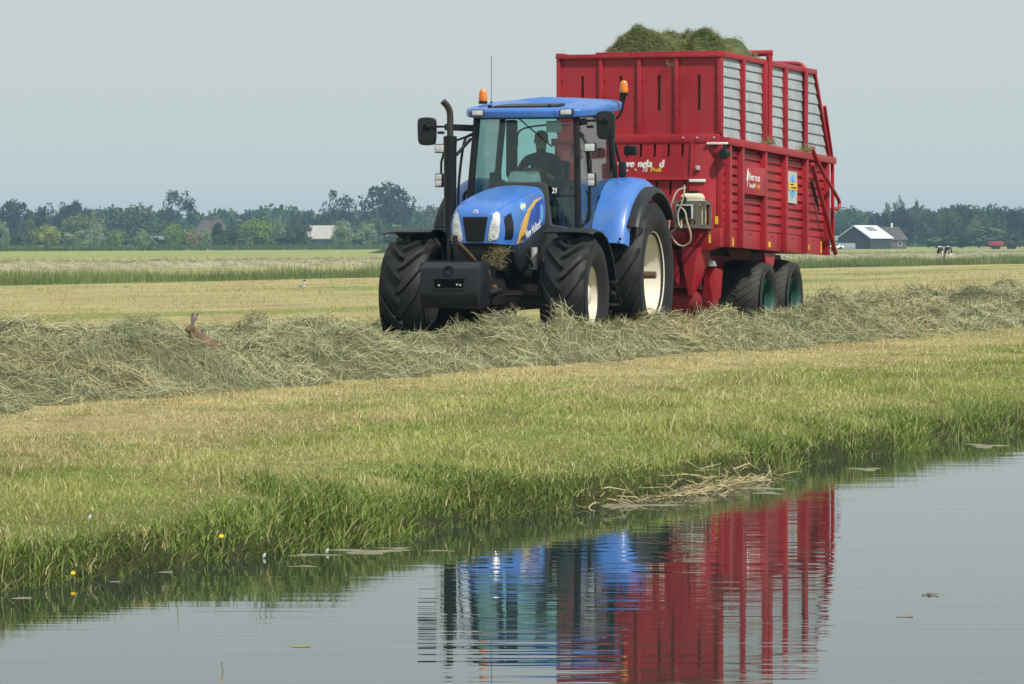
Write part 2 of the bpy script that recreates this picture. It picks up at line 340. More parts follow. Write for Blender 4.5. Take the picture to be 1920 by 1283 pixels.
def mat_ground():
    m, t, o = nodes('meadow_ground'); L = t.links.new; p = t.nodes.new('ShaderNodeBsdfPrincipled'); p.inputs['Roughness'].default_value = .95; p.inputs['Specular IOR Level'].default_value = .1
    a = t.nodes.new('ShaderNodeAttribute'); a.attribute_name = 'Col'; tc = t.nodes.new('ShaderNodeTexCoord')
    n = t.nodes.new('ShaderNodeTexNoise'); n.inputs['Scale'].default_value = 5; n.inputs['Detail'].default_value = 8; n.inputs['Roughness'].default_value = .75; L(tc.outputs['Object'], n.inputs['Vector'])
    mr = t.nodes.new('ShaderNodeMapRange'); mr.inputs[1].default_value=.3; mr.inputs[2].default_value=.7; mr.inputs[3].default_value=.62; mr.inputs[4].default_value=1.3; L(n.outputs[0], mr.inputs[0])
    nf = t.nodes.new('ShaderNodeTexNoise'); nf.inputs['Scale'].default_value = 45; nf.inputs['Detail'].default_value = 4; L(tc.outputs['Object'], nf.inputs['Vector'])
    mf = t.nodes.new('ShaderNodeMapRange'); mf.inputs[1].default_value=.35; mf.inputs[2].default_value=.65; mf.inputs[3].default_value=.65; mf.inputs[4].default_value=1.3; L(nf.outputs[0], mf.inputs[0])
    mu = t.nodes.new('ShaderNodeMath'); mu.operation='MULTIPLY'; L(mr.outputs[0], mu.inputs[0]); L(mf.outputs[0], mu.inputs[1])
    h = t.nodes.new('ShaderNodeHueSaturation'); L(a.outputs['Color'], h.inputs['Color']); L(mu.outputs[0], h.inputs['Value']); L(h.outputs[0], p.inputs['Base Color'])
    b = t.nodes.new('ShaderNodeBump'); b.inputs['Strength'].default_value=.9; b.inputs['Distance'].default_value=.05; L(n.outputs[0], b.inputs['Height']); L(b.outputs[0], p.inputs['Normal'])
    L(p.outputs[0], o.inputs[0]); return m
gc = zone_color(gx, gy).reshape(-1,3)
g_o = link('ground', np_mesh('ground', np.stack([gx,gy,gz],-1).reshape(-1,3), gq, None, gc), mat_ground()); tag(g_o, kind='structure')
g_o.data.polygons.foreach_set('use_smooth', [True]*len(g_o.data.polygons))
# ------------------------------------------------------------------ canal water
def mat_water():
    m, t, o = nodes('canal_water'); L = t.links.new; p = t.nodes.new('ShaderNodeBsdfPrincipled')
    p.inputs['Base Color'].default_value = (.012,.024,.022,1); p.inputs['Roughness'].default_value = .015; p.inputs['IOR'].default_value = 1.4; p.inputs['Specular IOR Level'].default_value = .5
    tc = t.nodes.new('ShaderNodeTexCoord')
    def noise(sc, rot, detail):
        mp = t.nodes.new('ShaderNodeMapping'); mp.inputs['Scale'].default_value = sc; mp.inputs['Rotation'].default_value = (0,0,rot); L(tc.outputs['Object'], mp.inputs['Vector'])
        n = t.nodes.new('ShaderNodeTexNoise'); n.inputs['Scale'].default_value = 1; n.inputs['Detail'].default_value = detail; L(mp.outputs[0], n.inputs['Vector']); return n.outputs[0]
    n1 = noise((.6,4.4,1), R(3), 1.5); n2 = noise((1.6,15,1), R(-4), 1); n3 = noise((.25,.5,1), 0, 2)
    mr = t.nodes.new('ShaderNodeMapRange'); mr.inputs[1].default_value=.35; mr.inputs[2].default_value=.65; mr.inputs[3].default_value=.05; mr.inputs[4].default_value=.55; L(n3, mr.inputs[0])
    ml = t.nodes.new('ShaderNodeMath'); ml.operation='MULTIPLY'; L(n2, ml.inputs[0]); L(mr.outputs[0], ml.inputs[1])
    ad = t.nodes.new('ShaderNodeMath'); ad.operation='ADD'; L(n1, ad.inputs[0]); L(ml.outputs[0], ad.inputs[1])
    b = t.nodes.new('ShaderNodeBump'); b.inputs['Strength'].default_value = 1; b.inputs['Distance'].default_value = .0016; L(ad.outputs[0], b.inputs['Height']); L(b.outputs[0], p.inputs['Normal'])
    L(p.outputs[0], o.inputs[0]); return m
wm = MB(); P4 = [xy(s,u) for s,u in ((-400,1.2),(900,1.2),(900,10.8),(-400,10.8))]
wm.add([(a,b,ZW) for a,b in P4], [(0,1,2,3)]); tag(wm.build('water', mat_water()), kind='structure')

# ------------------------------------------------------------------ grass on the bank and meadow
M['grass'] = mat_leafy('grass_blades', trans=.26)
M['hay'] = mat_leafy('cut_hay', trans=.14, rough=.7)
def hay_h(x, y):
    """height of the swath of cut grass above the ground"""
    s, u = su(np.asarray(x,float), np.asarray(y,float))
    n0 = fbm(s*.35, u*0+1.7, 41, 2); n1 = fbm(s*.6,u*.75,42,3); n2 = fbm(s*1.7,u*1.9,43,3)
    near = 15.75+.7*(fbm(s*.3,s*0+9.1,44,2)-.5)+.35*(fbm(s*1.5,s*0+4,45,2)-.5)
    far = np.interp(s, [20,36,46,70,110], [23.2,22.9,21.6,20.9,21.2])+.6*(fbm(s*.4,s*0+2.2,46,2)-.5)
    env = sstep(0,1.05,u-near)*sstep(0,1.0,far-u)
    h = env*(.335+.14*(n0-.5)+.46*(n1-.5)+.46*(n2-.5)+.34*(fbm(s*4.2,u*4.2,47,2)-.5))
    # flattened where the tractor and wagon drive over it
    t = sstep(44.3,45.2,s)*(1-sstep(59.5,61,s))*sstep(16.95,17.35,u)*(1-sstep(20.2,20.8,u))
    h = h*(1-.72*t)
    h = h*(1-.42*np.exp(-((x+.026*y)/.55)**2-((y-45.2)/3.2)**2))*(1+.55*np.exp(-((x-.62)/.9)**2-((y-46.8)/1.5)**2))
    hx, hy = -3.30, 42.0
    h = h*(1-.80*np.exp(-((x-hx-.05)**2/.45+(y-hy+1.0)**2/3.2)))
    return np.maximum(h, 0)
def scatter(n, s0, s1, u0, u1, lim=1.22):
    s = rng.uniform(s0,s1,n); u = rng.uniform(u0,u1,n); x, y = xy(s,u)
    k = (np.abs(x/np.maximum(y,1)) < .128*lim+.6/np.maximum(y,1)) & (y > 12); return x[k], y[k]
def colmix(t, a, b): t = np.clip(t,0,1)[:,None]; return np.array(a)*(1-t)+np.array(b)*t
# short meadow grass between the water and the swath, thinner with distance
x, y = scatter(1500000, 12, 85, 9.0, 16.6)
s, u = su(x,y); du = u-edge(s); keep = (du > .12) & (rng.random(len(x)) < np.clip((27/np.maximum(y,20))**2,0,1)*.85) & (hay_h(x,y) < .06)
x, y, du, s, u = x[keep], y[keep], du[keep], s[keep], u[keep]
if len(x) > 295000: x,y,du,s,u = [a[:295000] for a in (x,y,du,s,u)]
n1 = fbm(s*.25,u*.7,31,4); n2 = fbm(x*1.1,y*1.1,51,3); r = rng.random(len(x))
nf = fbm(x*2.6,y*1.6,52,2); dry = np.clip(sstep(2.6,5.0,du+2.2*(n1-.5))*.72+sstep(.50,.66,n1)*.38+(nf-.5)*.9, 0, 1)
c = colmix(n2+.3*(r-.5), (.17,.225,.045), (.40,.42,.13)); isdry = rng.random(len(x)) < .12+.72*dry
cd = colmix(rng.random(len(x)), (.58,.50,.28), (.40,.30,.17)); c = np.where(isdry[:,None], cd, c)*((.8+.4*r)*(.66+.68*fbm(x*1.9,y*.9,54,3)))[:,None]; pale = rng.random(len(x)) < .025; c[pale] = (.58,.55,.32)
h = (.022+.036*n2*n2*2)*(1-.35*dry)*rng.uniform(.6,1.4,len(x)); wd = rng.uniform(.0035,.008,len(x))*np.clip(y/30,.85,1.6)
lush = sstep(.60,.72,fbm(s*.5,u*1.1,77,2))*(1-dry); h = h*(1+1.1*lush)*np.where(rng.random(len(x))<.05,2.0,1)*np.where(pale,1.6,1)
o = blades('meadow_grass', np.stack([x,y,ground(x,y)-.01],1), h, wd, rng.uniform(.1,1.1,len(x)), 2, c, M["grass"])
tag(o, 'short mown grass, green and straw coloured, on the canal bank', 'grass', kind='stuff')
# tall lush grass right along the water
x, y = scatter(620000, 12, 75, 8.4, 11.2); s,u = su(x,y); du = u-edge(s); tuft = fbm(s*.9,u*1.2,61,3)
keep = (du > -.16) & (rng.random(len(x)) < np.exp(-(np.maximum(du,0)/(.20+.5*sstep(.45,.78,tuft)))**2)) & (rng.random(len(x)) < np.clip((26/np.maximum(y,20))**2,0,1))
x,y,s,u,du,tuft = [a[keep] for a in (x,y,s,u,du,tuft)]
straw_gap = sstep(25.2,26,s)*(1-sstep(29.0,30,s))          # a stretch where only flattened straw lies
keep = rng.random(len(x)) > straw_gap*.75; x,y,s,u,du,tuft = [a[keep][:95000] for a in (x,y,s,u,du,tuft)]
h = (.045+.055*np.exp(-(np.maximum(du,0)/.16)**2)+.085*sstep(.40,.75,tuft)*np.exp(-np.maximum(du,0)*1.2)+.14*np.exp(-((s-21.9)/.55)**2))*rng.uniform(.5,1.35,len(x)); r = rng.random(len(x))
c = colmix(r, (.085,.145,.024), (.24,.30,.075))*(.6+.8*fbm(s*2.2,u*2.2,63,3))[:,None]; c = np.where((rng.random(len(x)) < .09)[:,None], np.array([.46,.40,.2]), c)
o = blades('bank_grass', np.stack([x,y,ground(x,y)-.01],1), h, rng.uniform(.004,.011,len(x)), rng.uniform(.15,1.5,len(x)), 3, c, M["grass"])
tag(o, 'tall lush green grass overhanging the canal edge', 'grass', kind='stuff')
# pale flattened straw lying at the water line
n = 750; s = rng.normal(27.5,.85,n); du = rng.normal(-.07,.07,n); u = edge(s)+du; x,y = xy(s,u)
z = np.maximum(ground(x,y), ZW)+rng.uniform(.0,.035,n)
D = np.stack([rng.normal(0,1,n)+.6,rng.normal(0,1,n),rng.normal(0,.12,n)],1); D /= np.linalg.norm(D,axis=1)[:,None]
c = colmix(rng.random(n), (.46,.41,.24), (.32,.27,.15))
o = strands('straw_wrack', np.stack([x,y,z],1), D, np.tile([0,0,1.],(n,1)), rng.uniform(.10,.38,n), rng.uniform(.004,.010,n), rng.normal(0,.35,(n,2)), c, M['hay'])
tag(o, 'pale flattened straw washed up along the water line', 'straw', kind='stuff')

# ------------------------------------------------------------------ the swath of cut grass
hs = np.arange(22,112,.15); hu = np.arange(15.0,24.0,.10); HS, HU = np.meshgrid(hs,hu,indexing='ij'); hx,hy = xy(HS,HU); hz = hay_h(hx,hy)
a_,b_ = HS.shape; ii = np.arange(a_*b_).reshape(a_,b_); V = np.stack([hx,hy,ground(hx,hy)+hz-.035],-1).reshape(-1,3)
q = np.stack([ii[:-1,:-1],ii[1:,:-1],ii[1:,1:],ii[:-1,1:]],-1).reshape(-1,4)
hc = colmix(fbm(HS.ravel()*.9,HU.ravel()*.9,71,3), (.075,.085,.04), (.15,.14,.07))  # base coloured darker than the stalks, painting shade into the pits between them
V[hz.ravel() < .02, 2] -= .08
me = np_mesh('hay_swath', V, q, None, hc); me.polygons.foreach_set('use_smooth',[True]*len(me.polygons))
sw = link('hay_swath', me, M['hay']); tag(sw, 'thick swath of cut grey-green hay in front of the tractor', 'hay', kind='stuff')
def surf(x, y): return ground(x,y)+hay_h(x,y)
def hay_strands(name, x, y, wscale, lscale, parent):
    e = .12; z = surf(x,y); nx = -(surf(x+e,y)-surf(x-e,y))/(2*e); ny = -(surf(x,y+e)-surf(x,y-e))/(2*e)
    Nn = np.stack([nx,ny,np.ones_like(nx)],1); Nn /= np.linalg.norm(Nn,axis=1)[:,None]; n = len(x)
    th = 2*np.pi*fbm(x*.45,y*.3,81,2)*1.6+rng.normal(0,.65,n)
    D = np.stack([np.cos(th),np.sin(th),np.zeros(n)],1); D -= Nn*(D*Nn).sum(1)[:,None]; D += Nn*rng.normal(0,.26,n)[:,None]; D /= np.linalg.norm(D,axis=1)[:,None]
    pat = fbm(x*.8,y*.8,82,3); pat2 = fbm(x*.5,y*.5,83,3); r = rng.random(n)
    c = colmix(pat*1.3-.15+.5*(r-.5), (.19,.215,.115), (.45,.45,.265))
    br = rng.random(n) < sstep(.52,.70,pat2)*.42+.08; c = np.where(br[:,None], colmix(rng.random(n),(.34,.25,.13),(.56,.48,.27)), c)*(.72+.55*rng.random(n))[:,None]
    P = np.stack([x,y,z],1)+Nn*(rng.uniform(-.04,.03,n))[:,None]
    return strands(name, P, D, Nn, rng.uniform(.10,.34,n)*lscale, rng.uniform(.003,.0075,n)*wscale, rng.normal(0,.4,(n,2)), c, M['hay'], parent)
x, y = scatter(900000, 24, 110, 15.2, 23.6); k = (hay_h(x,y) > .03) & (rng.random(len(x)) < np.clip((36/np.maximum(y,30))**1.6,0,1)*.75); x,y = x[k][:220000],y[k][:220000]
o = hay_strands('loose_stalks', x, y, np.clip(y/40,.9,1.8)[:len(x)], np.clip(y/45,.9,1.5)[:len(x)], sw); tag(o, kind='stuff')
# single stalks and seed heads sticking up out of the swath
x, y = scatter(26000, 26, 75, 15.8, 17.6); k = hay_h(x,y) > .12; x,y = x[k][:2600],y[k][:2600]; n=len(x)
o = blades('upright_stalks', np.stack([x,y,surf(x,y)-.02],1), rng.uniform(.06,.22,n), rng.uniform(.004,.008,n), rng.uniform(.2,1.6,n), 3, colmix(rng.random(n),(.22,.24,.12),(.42,.36,.2)), M['hay']); o.parent = sw; tag(o, kind='stuff')
# stubble on the mown field behind the swath
x, y = scatter(560000, 45, 215, 20.5, 78); s,u = su(x,y); k = (rng.random(len(x)) < np.clip((58/np.maximum(y,50))**1.3,0,1)*.5); x,y,s,u=[a[k][:90000] for a in (x,y,s,u)]
n3 = fbm(s*.05,u*.35,33,3); n1=fbm(s*.3,u*.8,36,4); r=rng.random(len(x)); gmask = (rng.random(len(x)) < .14+.7*sstep(.52,.66,n3)+.6*sstep(.58,.7,n1))
c = np.where(gmask[:,None], colmix(r,(.17,.22,.05),(.30,.34,.10)), colmix(r,(.33,.28,.11),(.52,.45,.21)))
o = blades('stubble', np.stack([x,y,ground(x,y)-.01],1), rng.uniform(.025,.075,len(x))*(1+.9*gmask*r)*(1+1.2*sstep(.62,.75,n1)), rng.uniform(.007,.014,len(x))*np.clip(y/70,1,2), rng.uniform(.2,1.3,len(x)), 1, c, M['grass'])
tag(o, 'pale yellow stubble on the mown field behind the swath', 'stubble', kind='stuff')
# sedge strip along the field ditch
x, y = scatter(330000, 120, 560, 78, 87); s,u = su(x,y); t = .55*fbm(s*.09,u*.12,91,3)+.45*fbm(s*.45,u*.4,92,2); x,y,s,u,t = [a[:62000] for a in (x,y,s,u,t)]
r = rng.random(len(x)); c = colmix(t*2.2-.6+.3*(r-.5), (.05,.095,.024), (.22,.26,.09)); h = (.38+.55*sstep(.35,.65,t))*rng.uniform(.35,1.15,len(x))
o = blades('sedge_strip', np.stack([x,y,np.maximum(ground(x,y),-.5)],1), h, rng.uniform(.012,.026,len(x))*np.clip(y/170,1,2), rng.uniform(.05,.5,len(x)), 2, c, M["grass"])
tag(o, 'dark green strip of tall sedge along the field ditch', 'grass', kind='stuff')
# second swath beyond the ditch
hs = np.arange(150,1000,1.2); hu = np.arange(118,131,.6); HS,HU = np.meshgrid(hs,hu,indexing='ij'); hx,hy = xy(HS,HU)
fz = (sstep(118.5,121,HU)*sstep(130.5,128,HU)*(.42+.5*(fbm(HS*.35,HU*.4,95,3)-.5)))
ii = np.arange(HS.size).reshape(HS.shape); q = np.stack([ii[:-1,:-1],ii[1:,:-1],ii[1:,1:],ii[:-1,1:]],-1).reshape(-1,4)
fc = colmix(fbm(HS.ravel()*.5,HU.ravel()*.6,96,3)*1.4-.2, (.24,.24,.135), (.42,.40,.25))
fs = link('far_swath', np_mesh('far_swath', np.stack([hx,hy,ground(hx,hy)+fz-.03],-1).reshape(-1,3), q, None, fc), M['hay']); tag(fs, 'pale grey swath of hay far behind the sedge strip', 'hay', kind='stuff')
x, y = scatter(200000, 150, 900, 119, 130.4); x,y = x[:26000],y[:26000]; s,u=su(x,y); n=len(x)
z = ground(x,y)+(sstep(118.5,121,u)*sstep(130.5,128,u)*(.42+.5*(fbm(s*.35,u*.4,95,3)-.5)))
D = np.stack([rng.normal(0,1,n),rng.normal(0,1,n),rng.normal(0,.5,n)],1); D/=np.linalg.norm(D,axis=1)[:,None]; Nn = np.cross(D, rng.normal(0,1,(n,3))); Nn/=np.linalg.norm(Nn,axis=1)[:,None]
o = strands('loose_stalks', np.stack([x,y,z],1), D, Nn, rng.uniform(.35,.9,n), rng.uniform(.02,.04,n), rng.normal(0,.3,(n,2)), colmix(rng.random(n),(.16,.16,.09),(.46,.40,.25)), M['hay'], fs); tag(o, kind='stuff')
# far reed belt at the foot of the trees
x, y = scatter(260000, 400, 1500, 322, 345, 1.3); x,y=x[:30000],y[:30000]; n=len(x); s,u=su(x,y); t=fbm(s*.05,u*.1,97,3)
c = colmix(t*1.4-.2,(.04,.085,.025),(.10,.15,.05))
o = blades('reed_belt', np.stack([x,y,ground(x,y)],1), (.9+.8*t)*rng.uniform(.6,1.1,n), rng.uniform(.10,.22,n)*np.clip(y/700,.9,1.6), rng.uniform(.05,.5,n), 1, c, M['grass'])
tag(o, 'green belt of reeds at the foot of the far trees', 'reeds', kind='stuff')
# ------------------------------------------------------------------ wheels
def tyre_mb(Rr, W, rim, lug, lh, lw, sweep, crown=.0, n=56):
    h = W/2; Rc = Rr-lh
    half = [(.36*W,rim-.015),(.40*W,rim+.02),(.485*W,rim+.35*(Rc-rim)),(.50*W,rim+.58*(Rc-rim)),(.485*W,Rc-.17*(Rc-rim)),(.455*W,Rc-.055-crown),(.40*W,Rc-.02-crown*.7),(.2*W,Rc-crown*.2),(0,Rc)]
    prof = [(-a,b) for a,b in half[:-1]]+half[::-1]
    m = MB().lathe(prof, ax='x', n=n)
    m.v = m.v
    def rc(x): return np.interp(abs(x), [p[0] for p in half[::-1]][0:5], [p[1] for p in half[::-1]][0:5])
    for k in range(lug):
        for sd in (-1,1):
            a0 = 2*math.pi*(k+(0 if sd > 0 else .5))/lug; secs = []
            for t in (0,.2,.45,.7,.92,1.03):
                x = sd*(-.012*W/.6+t*(.47*W)); a = a0+sweep*(t**1.35); r = rc(x)-.02
                if t > 1: r -= .03
                top = (rc(x) if t <= 1 else rc(x)-.035)+lh*(1 if t < .9 else .8); hw = lw/2*(1+.35*t)/Rr
                def P(r_, a_): return (x, -r_*math.cos(a_), r_*math.sin(a_))
                secs.append([P(r,a-hw*1.25),P(top,a-hw*.8),P(top,a+hw*.8),P(r,a+hw*1.25)])
            m.loft(secs)
    return m
def wheel(name, parent, loc, side, tyre_me, rim_mb_list):
    e = empty(name, loc, 0, parent); e.scale = (1,1,1)
    link('tyre', tyre_me, None, e)
    for nm, me in rim_mb_list:
        o = link(nm, me, None, e)
        if nm == 'wheel_nuts': o['kind'] = 'stuff'
        if side < 0: o.rotation_euler = (0,0,math.pi)
    return e
def with_mat(mb, name, m, **k): me = mb.mesh(name, **k); me.materials.append(m); return me

# ------------------------------------------------------------------ tractor
TH = R(16.8)
tr = empty('tractor', (-.22, 50, 0), -TH)
tag(tr, 'blue farm tractor with glazed cab pulling the red wagon', 'tractor')
ft = with_mat(tyre_mb(.75,.60,.375,15,.060,.082,.52), 'front_tyre', M['rubber'])
rt = with_mat(tyre_mb(.99,.66,.545,18,.064,.09,.48), 'rear_tyre', M['rubber'])
def rim_front():
    m = MB().lathe([(.235,.40),(.225,.385),(.20,.37),(.16,.355),(.05,.345),(.02,.33),(.0,.26),(.03,.20),(.07,.17),(.075,.12),(.15,.11),(.16,.07),(.165,0)], ax='x', n=40)
    m.lathe([(-.235,.40),(-.225,.385),(-.20,.37),(-.05,.345),(.0,.33),(-.02,.2),(-.02,0)], ax='x', n=40); return m
def rim_rear():
    m = MB().lathe([(.27,.575),(.262,.56),(.235,.545),(.20,.525),(.13,.515),(.10,.50),(.05,.495),(-.02,.47),(-.05,.40),(-.03,.30),(.01,.24),(.015,.18),(.015,0)], ax='x', n=48)
    m.lathe([(-.27,.575),(-.25,.55),(-.20,.525),(-.06,.49),(-.06,.2),(-.06,0)], ax='x', n=40); return m
rf = with_mat(rim_front(), 'rim', M['cream']); rr_ = with_mat(rim_rear(), 'rim', M['cream'])
hubf = with_mat(MB().lathe([(.10,.135),(.17,.13),(.19,.10),(.192,0)], n=24), 'hub', M['cream'])
axl = with_mat(MB().lathe([(-.05,.075),(.10,.075),(.10,.05),(.30,.048),(.305,.03),(.305,0)], n=20), 'axle_stub', M['rust'])
def bolts(r, x, n=8):
    m = MB()
    for k in range(n): a=2*math.pi*k/n; m.lathe([(x,.018),(x+.025,.016),(x+.027,0)], (0,r*math.cos(a),r*math.sin(a)), n=6)
    return m
nutsf = with_mat(bolts(.155,.068),'wheel_nuts',M['steel']); nutsr = with_mat(bolts(.21,.008,10),'wheel_nuts',M['steel'])
for sd in (-1,1):
    e = wheel('front_wheel', tr, (sd*1.04,0,.735), sd, ft, [('rim',rf),('hub',hubf),('wheel_nuts',nutsf)])
    e.rotation_euler = (R(5*sd),0,R(2))
    e = wheel('rear_wheel', tr, (sd*1.06,2.75,.965), sd, rt, [('rim',rr_),('axle_stub',axl),('wheel_nuts',nutsr)]); e.rotation_euler = (R(7*sd),0,0)
# bonnet
def hood_secs():
    K = [(-.80,[(.17,1.385),(.20,1.5),(.185,1.62),(.14,1.69),(0,1.72)]),
         (-.765,[(.275,1.375),(.295,1.51),(.27,1.66),(.19,1.755),(0,1.785)]),
         (-.66,[(.35,1.365),(.37,1.53),(.335,1.71),(.235,1.82),(0,1.85)]),
         (-.42,[(.395,1.36),(.41,1.57),(.375,1.785),(.27,1.895),(0,1.925)]),
         (.0,[(.405,1.40),(.415,1.64),(.385,1.865),(.285,1.97),(0,2.0)]),
         (.45,[(.395,1.51),(.405,1.71),(.385,1.93),(.29,2.04),(0,2.07)]),
         (.92,[(.385,1.635),(.395,1.79),(.375,1.98),(.29,2.09),(0,2.12)])]
    rows = [[(a,yy,b) for a,b in catmull(pp,4)] for yy,pp in K]
    cols_ = [catmull([r[i] for r in rows],4) for i in range(len(rows[0]))]
    return [[c_[j] for c_ in cols_] for j in range(len(cols_[0]))]
hsx = hood_secs(); full = [s_+[(-a,b,c) for a,b,c in s_[-2::-1]] for s_ in hsx]
hood = MB().loft(full); hood_o = hood.build('bonnet', M['blue'], tr, smooth=50)
for sd in (-1,1):
    for ci, j0 in ((11,5),(6,16)):
        MB().tube([(sd*s_[ci][0],s_[ci][1],s_[ci][2]-.001) for s_ in hsx[j0:]],.0045,5).build('panel_seam', M['navy'], hood_o)
bmx = bmesh.new(); bmx.from_mesh(hood_o.data); bvh = BVHTree.FromBMesh(bmx); bmx.free()
def hp(name, poly, axis, m, off=.002, th=.006, parent=hood_o, flip=1, sub=3):
    return patch(poly, bvh, axis, off, th, sub, flip).build(name, m, parent)
gr = hp('grille', [(-.155,1.705),(.155,1.705),(.158,1.69),(.112,1.405),(.10,1.40),(-.10,1.40),(-.112,1.405),(-.158,1.69)], 'y', M['black'], .0, .008)
for k in range(9):
    z = 1.425+.03*k; hw = .10+.045*(z-1.4)/.3; hp('grille_slat', [(-hw,z),(hw,z),(hw,z+.006),(-hw,z+.006)], 'y', M['grey'], .009, .006, sub=2)
def mirror(poly): return [(-a,b) for a,b in poly][::-1]
HL = [(.255,1.768),(.285,1.735),(.300,1.66),(.298,1.52),(.285,1.455),(.255,1.42),(.185,1.405),(.165,1.43),(.172,1.50),(.195,1.62),(.225,1.725)]
def disc(c, r, n=14): return [(c[0]+r*math.cos(2*math.pi*k/n),c[1]+r*math.sin(2*math.pi*k/n)) for k in range(n)]
for f_ in (lambda p:p, mirror):
    h_ = hp('headlight', f_(HL), 'y', M['silver'], .0, .006)
    for c_, r_ in (((.236,1.475),.052),((.250,1.62),.040)):
        p_ = patch(f_(disc(c_,r_)), bvh, 'y', .006, .008, 2).build('headlight_lens', M['lens'], h_)
        patch(f_(disc(c_,r_*.35,10)), bvh, 'y', .013, .006, 1).build('headlight_bulb', M['silver'], h_)
hp('badge_plate', [(a*1.0-.0,1.768+b*.75) for a,b in [(.034*math.cos(2*math.pi*k/16),.034*math.sin(2*math.pi*k/16)) for k in range(16)]], 'y', M['silver'], .002,.004, sub=2)
for pl in ([(-.003,1.745),(.003,1.745),(.003,1.79),(-.003,1.79)],[(-.024,1.775),(-.004,1.752),(-.004,1.762),(-.022,1.784)],[(.024,1.775),(.022,1.784),(.004,1.762),(.004,1.752)]):
    hp('badge_emblem', pl, 'y', M['navy'], .006,.003, sub=1)
for fl in (1,-1):
    hp('side_vent', [(-.70,1.425),(-.53,1.43),(-.50,1.58),(-.515,1.755),(-.60,1.735),(-.695,1.665)], 'x', M['black'], .0, .005, flip=fl)
    for k in range(7): z=1.46+.04*k; hp('vent_slat', [(-.68,z),(-.54,z),(-.54,z+.008),(-.68,z+.008)], 'x', M['grey'], .006,.004, flip=fl, sub=1)
    # decal: gold swoosh, deep blue field, lettering
    hp('decal_swoosh', [(-.34,1.375),(-.14,1.40),(-.10,1.50),(-.02,1.62),(.20,1.78),(.50,1.90),(.80,1.955),(.80,1.965),(.46,1.925),(.10,1.80),(-.15,1.645),(-.28,1.50)], 'x', M['gold'], .001,.003, flip=fl)
    hp('decal_field', [(-.12,1.405),(.62,1.585),(.80,1.63),(.80,1.94),(.52,1.885),(.22,1.76),(.0,1.61),(-.08,1.50)], 'x', M['navy'], .001,.0025, flip=fl)
    hp('decal_ear', [(.64,1.62),(.78,1.66),(.80,1.78),(.76,1.88),(.68,1.86),(.65,1.76)], 'x', M['dealer_blue'], .004,.002, flip=fl, sub=2)
    hp('dealer_sticker', [(-.06+.085*math.cos(2*math.pi*k/18),1.835+.062*math.sin(2*math.pi*k/18)) for k in range(18)], 'x', M['dealer_blue'], .001,.002, flip=fl)
    hp('dealer_band', [(-.16,1.80),(.03,1.835),(.03,1.88),(-.16,1.845)], 'x', M['pale_yellow'], .004,.002, flip=fl, sub=2)
t1 = text('maker_lettering','New Holland', .15, (.437,-.085,1.432), (R(90),R(-13.5),R(90)), M['white'], hood_o, .001, .003, .80)
text('model_number','T6080', .07, (.437,-.30,1.395), (R(90),R(-20),R(90)), M['black'], hood_o, .001, .001, .8)
# black skirt, nose frame and belly
for sd in (-1,1):
    pr = [(-.52,1.345),(-.30,1.365),(.0,1.395),(.45,1.505),(.95,1.63),(.98,1.50),(.90,1.40),(.55,1.30),(.25,1.17),(.05,1.04),(-.15,1.02),(-.34,1.08),(-.46,1.2)]
    MB().prism(pr,'x',sd*.30,sd*.405).build('side_skirt', M['grey'], tr, bevel=.025)
MB().box(-.30,.30,-.70,-.36,1.03,1.368).build('nose_frame', M['black'], tr, bevel=.03)
MB().box(-.12,.12,-.725,-.70,1.20,1.30).build('tow_recess', M['grey'], tr, bevel=.01)
MB().box(-.22,.22,-.9,1.2,.62,1.03).build('engine_frame', M['steel'], tr, bevel=.03)
MB().box(-.30,.30,-.3,1.15,.95,1.5).build('engine_block', M['steel'], tr, bevel=.04)
ax_ = MB().loft([[(x_,yy*w_,.68+zz*w_) for yy,zz in ((-.11,-.12),(.11,-.12),(.13,.1),(-.13,.1))] for x_,w_ in ((-.85,.8),(-.5,1),(0,1.35),(.5,1),(.85,.8))]); ax_.build('front_axle', M['steel'], tr, bevel=.02)
MB().tube([(-.75,-.22,.74),(.75,-.22,.74)], .025).build('steering_rod', M['steel'], tr)
MB().box(-.33,.33,1.2,2.9,.62,1.2).build('gearbox', M['steel'], tr, bevel=.05)
MB().tube([(-.85,2.75,.965),(.85,2.75,.965)], .17, 16).build('rear_axle', M['steel'], tr)
MB().tube([(.47,.15,1.05),(.47,.15,1.33)],.045,12).build('air_filter_canister', M['print_grey'], tr)
for k in range(5):
    MB().tube([(.36+.03*k,.05+.1*k,1.33),(.47,.1+.08*k,1.1-.04*k),(.42,.3+.05*k,.9)],.014,6).build('hydraulic_pipe', M['steel'], tr)
# front weight block and linkage
fw = MB().prism([(-1.40,.66),(-1.40,1.13),(-1.46,1.17),(-1.72,1.165),(-1.875,1.08),(-1.90,.76),(-1.85,.64),(-1.78,.60),(-1.50,.60)],'x',-.37,.37).build('front_weight', M['grey'], tr, bevel=.03, smooth=25)
MB().box(-.17,.19,-1.912,-1.87,.845,.95).build('weight_recess', M['eyeblack'], fw, bevel=.006); MB().box(-.19,.21,-1.917,-1.88,.825,.844).box(-.19,.21,-1.913,-1.88,.951,.963).build('recess_rim', M['grey'], fw, bevel=.004); MB().box(-.36,.36,-1.72,-1.50,1.169,1.174).build('weight_top_plate', M['grey'], fw, bevel=.002)  # raised block coloured near-black, painting the shade inside a hollow
for x_,z_ in ((-.11,.875),(.12,.885),(.16,.88)): MB().lathe([(-.02,.0),(-.02,.012),(.01,.012)],(x_,-1.91,z_),'y',8).build('recess_bolt', M['silver'], fw)
MB().lathe([(-.008,.045),(-.008,.062),(.012,.062),(.012,.0)],(0,-1.885,1.05),'y',18).build('weight_eye', M['black'], fw)
MB().box(-.374,.374,-1.87,-1.42,.735,.742).build('weight_seam', M['black'], fw)
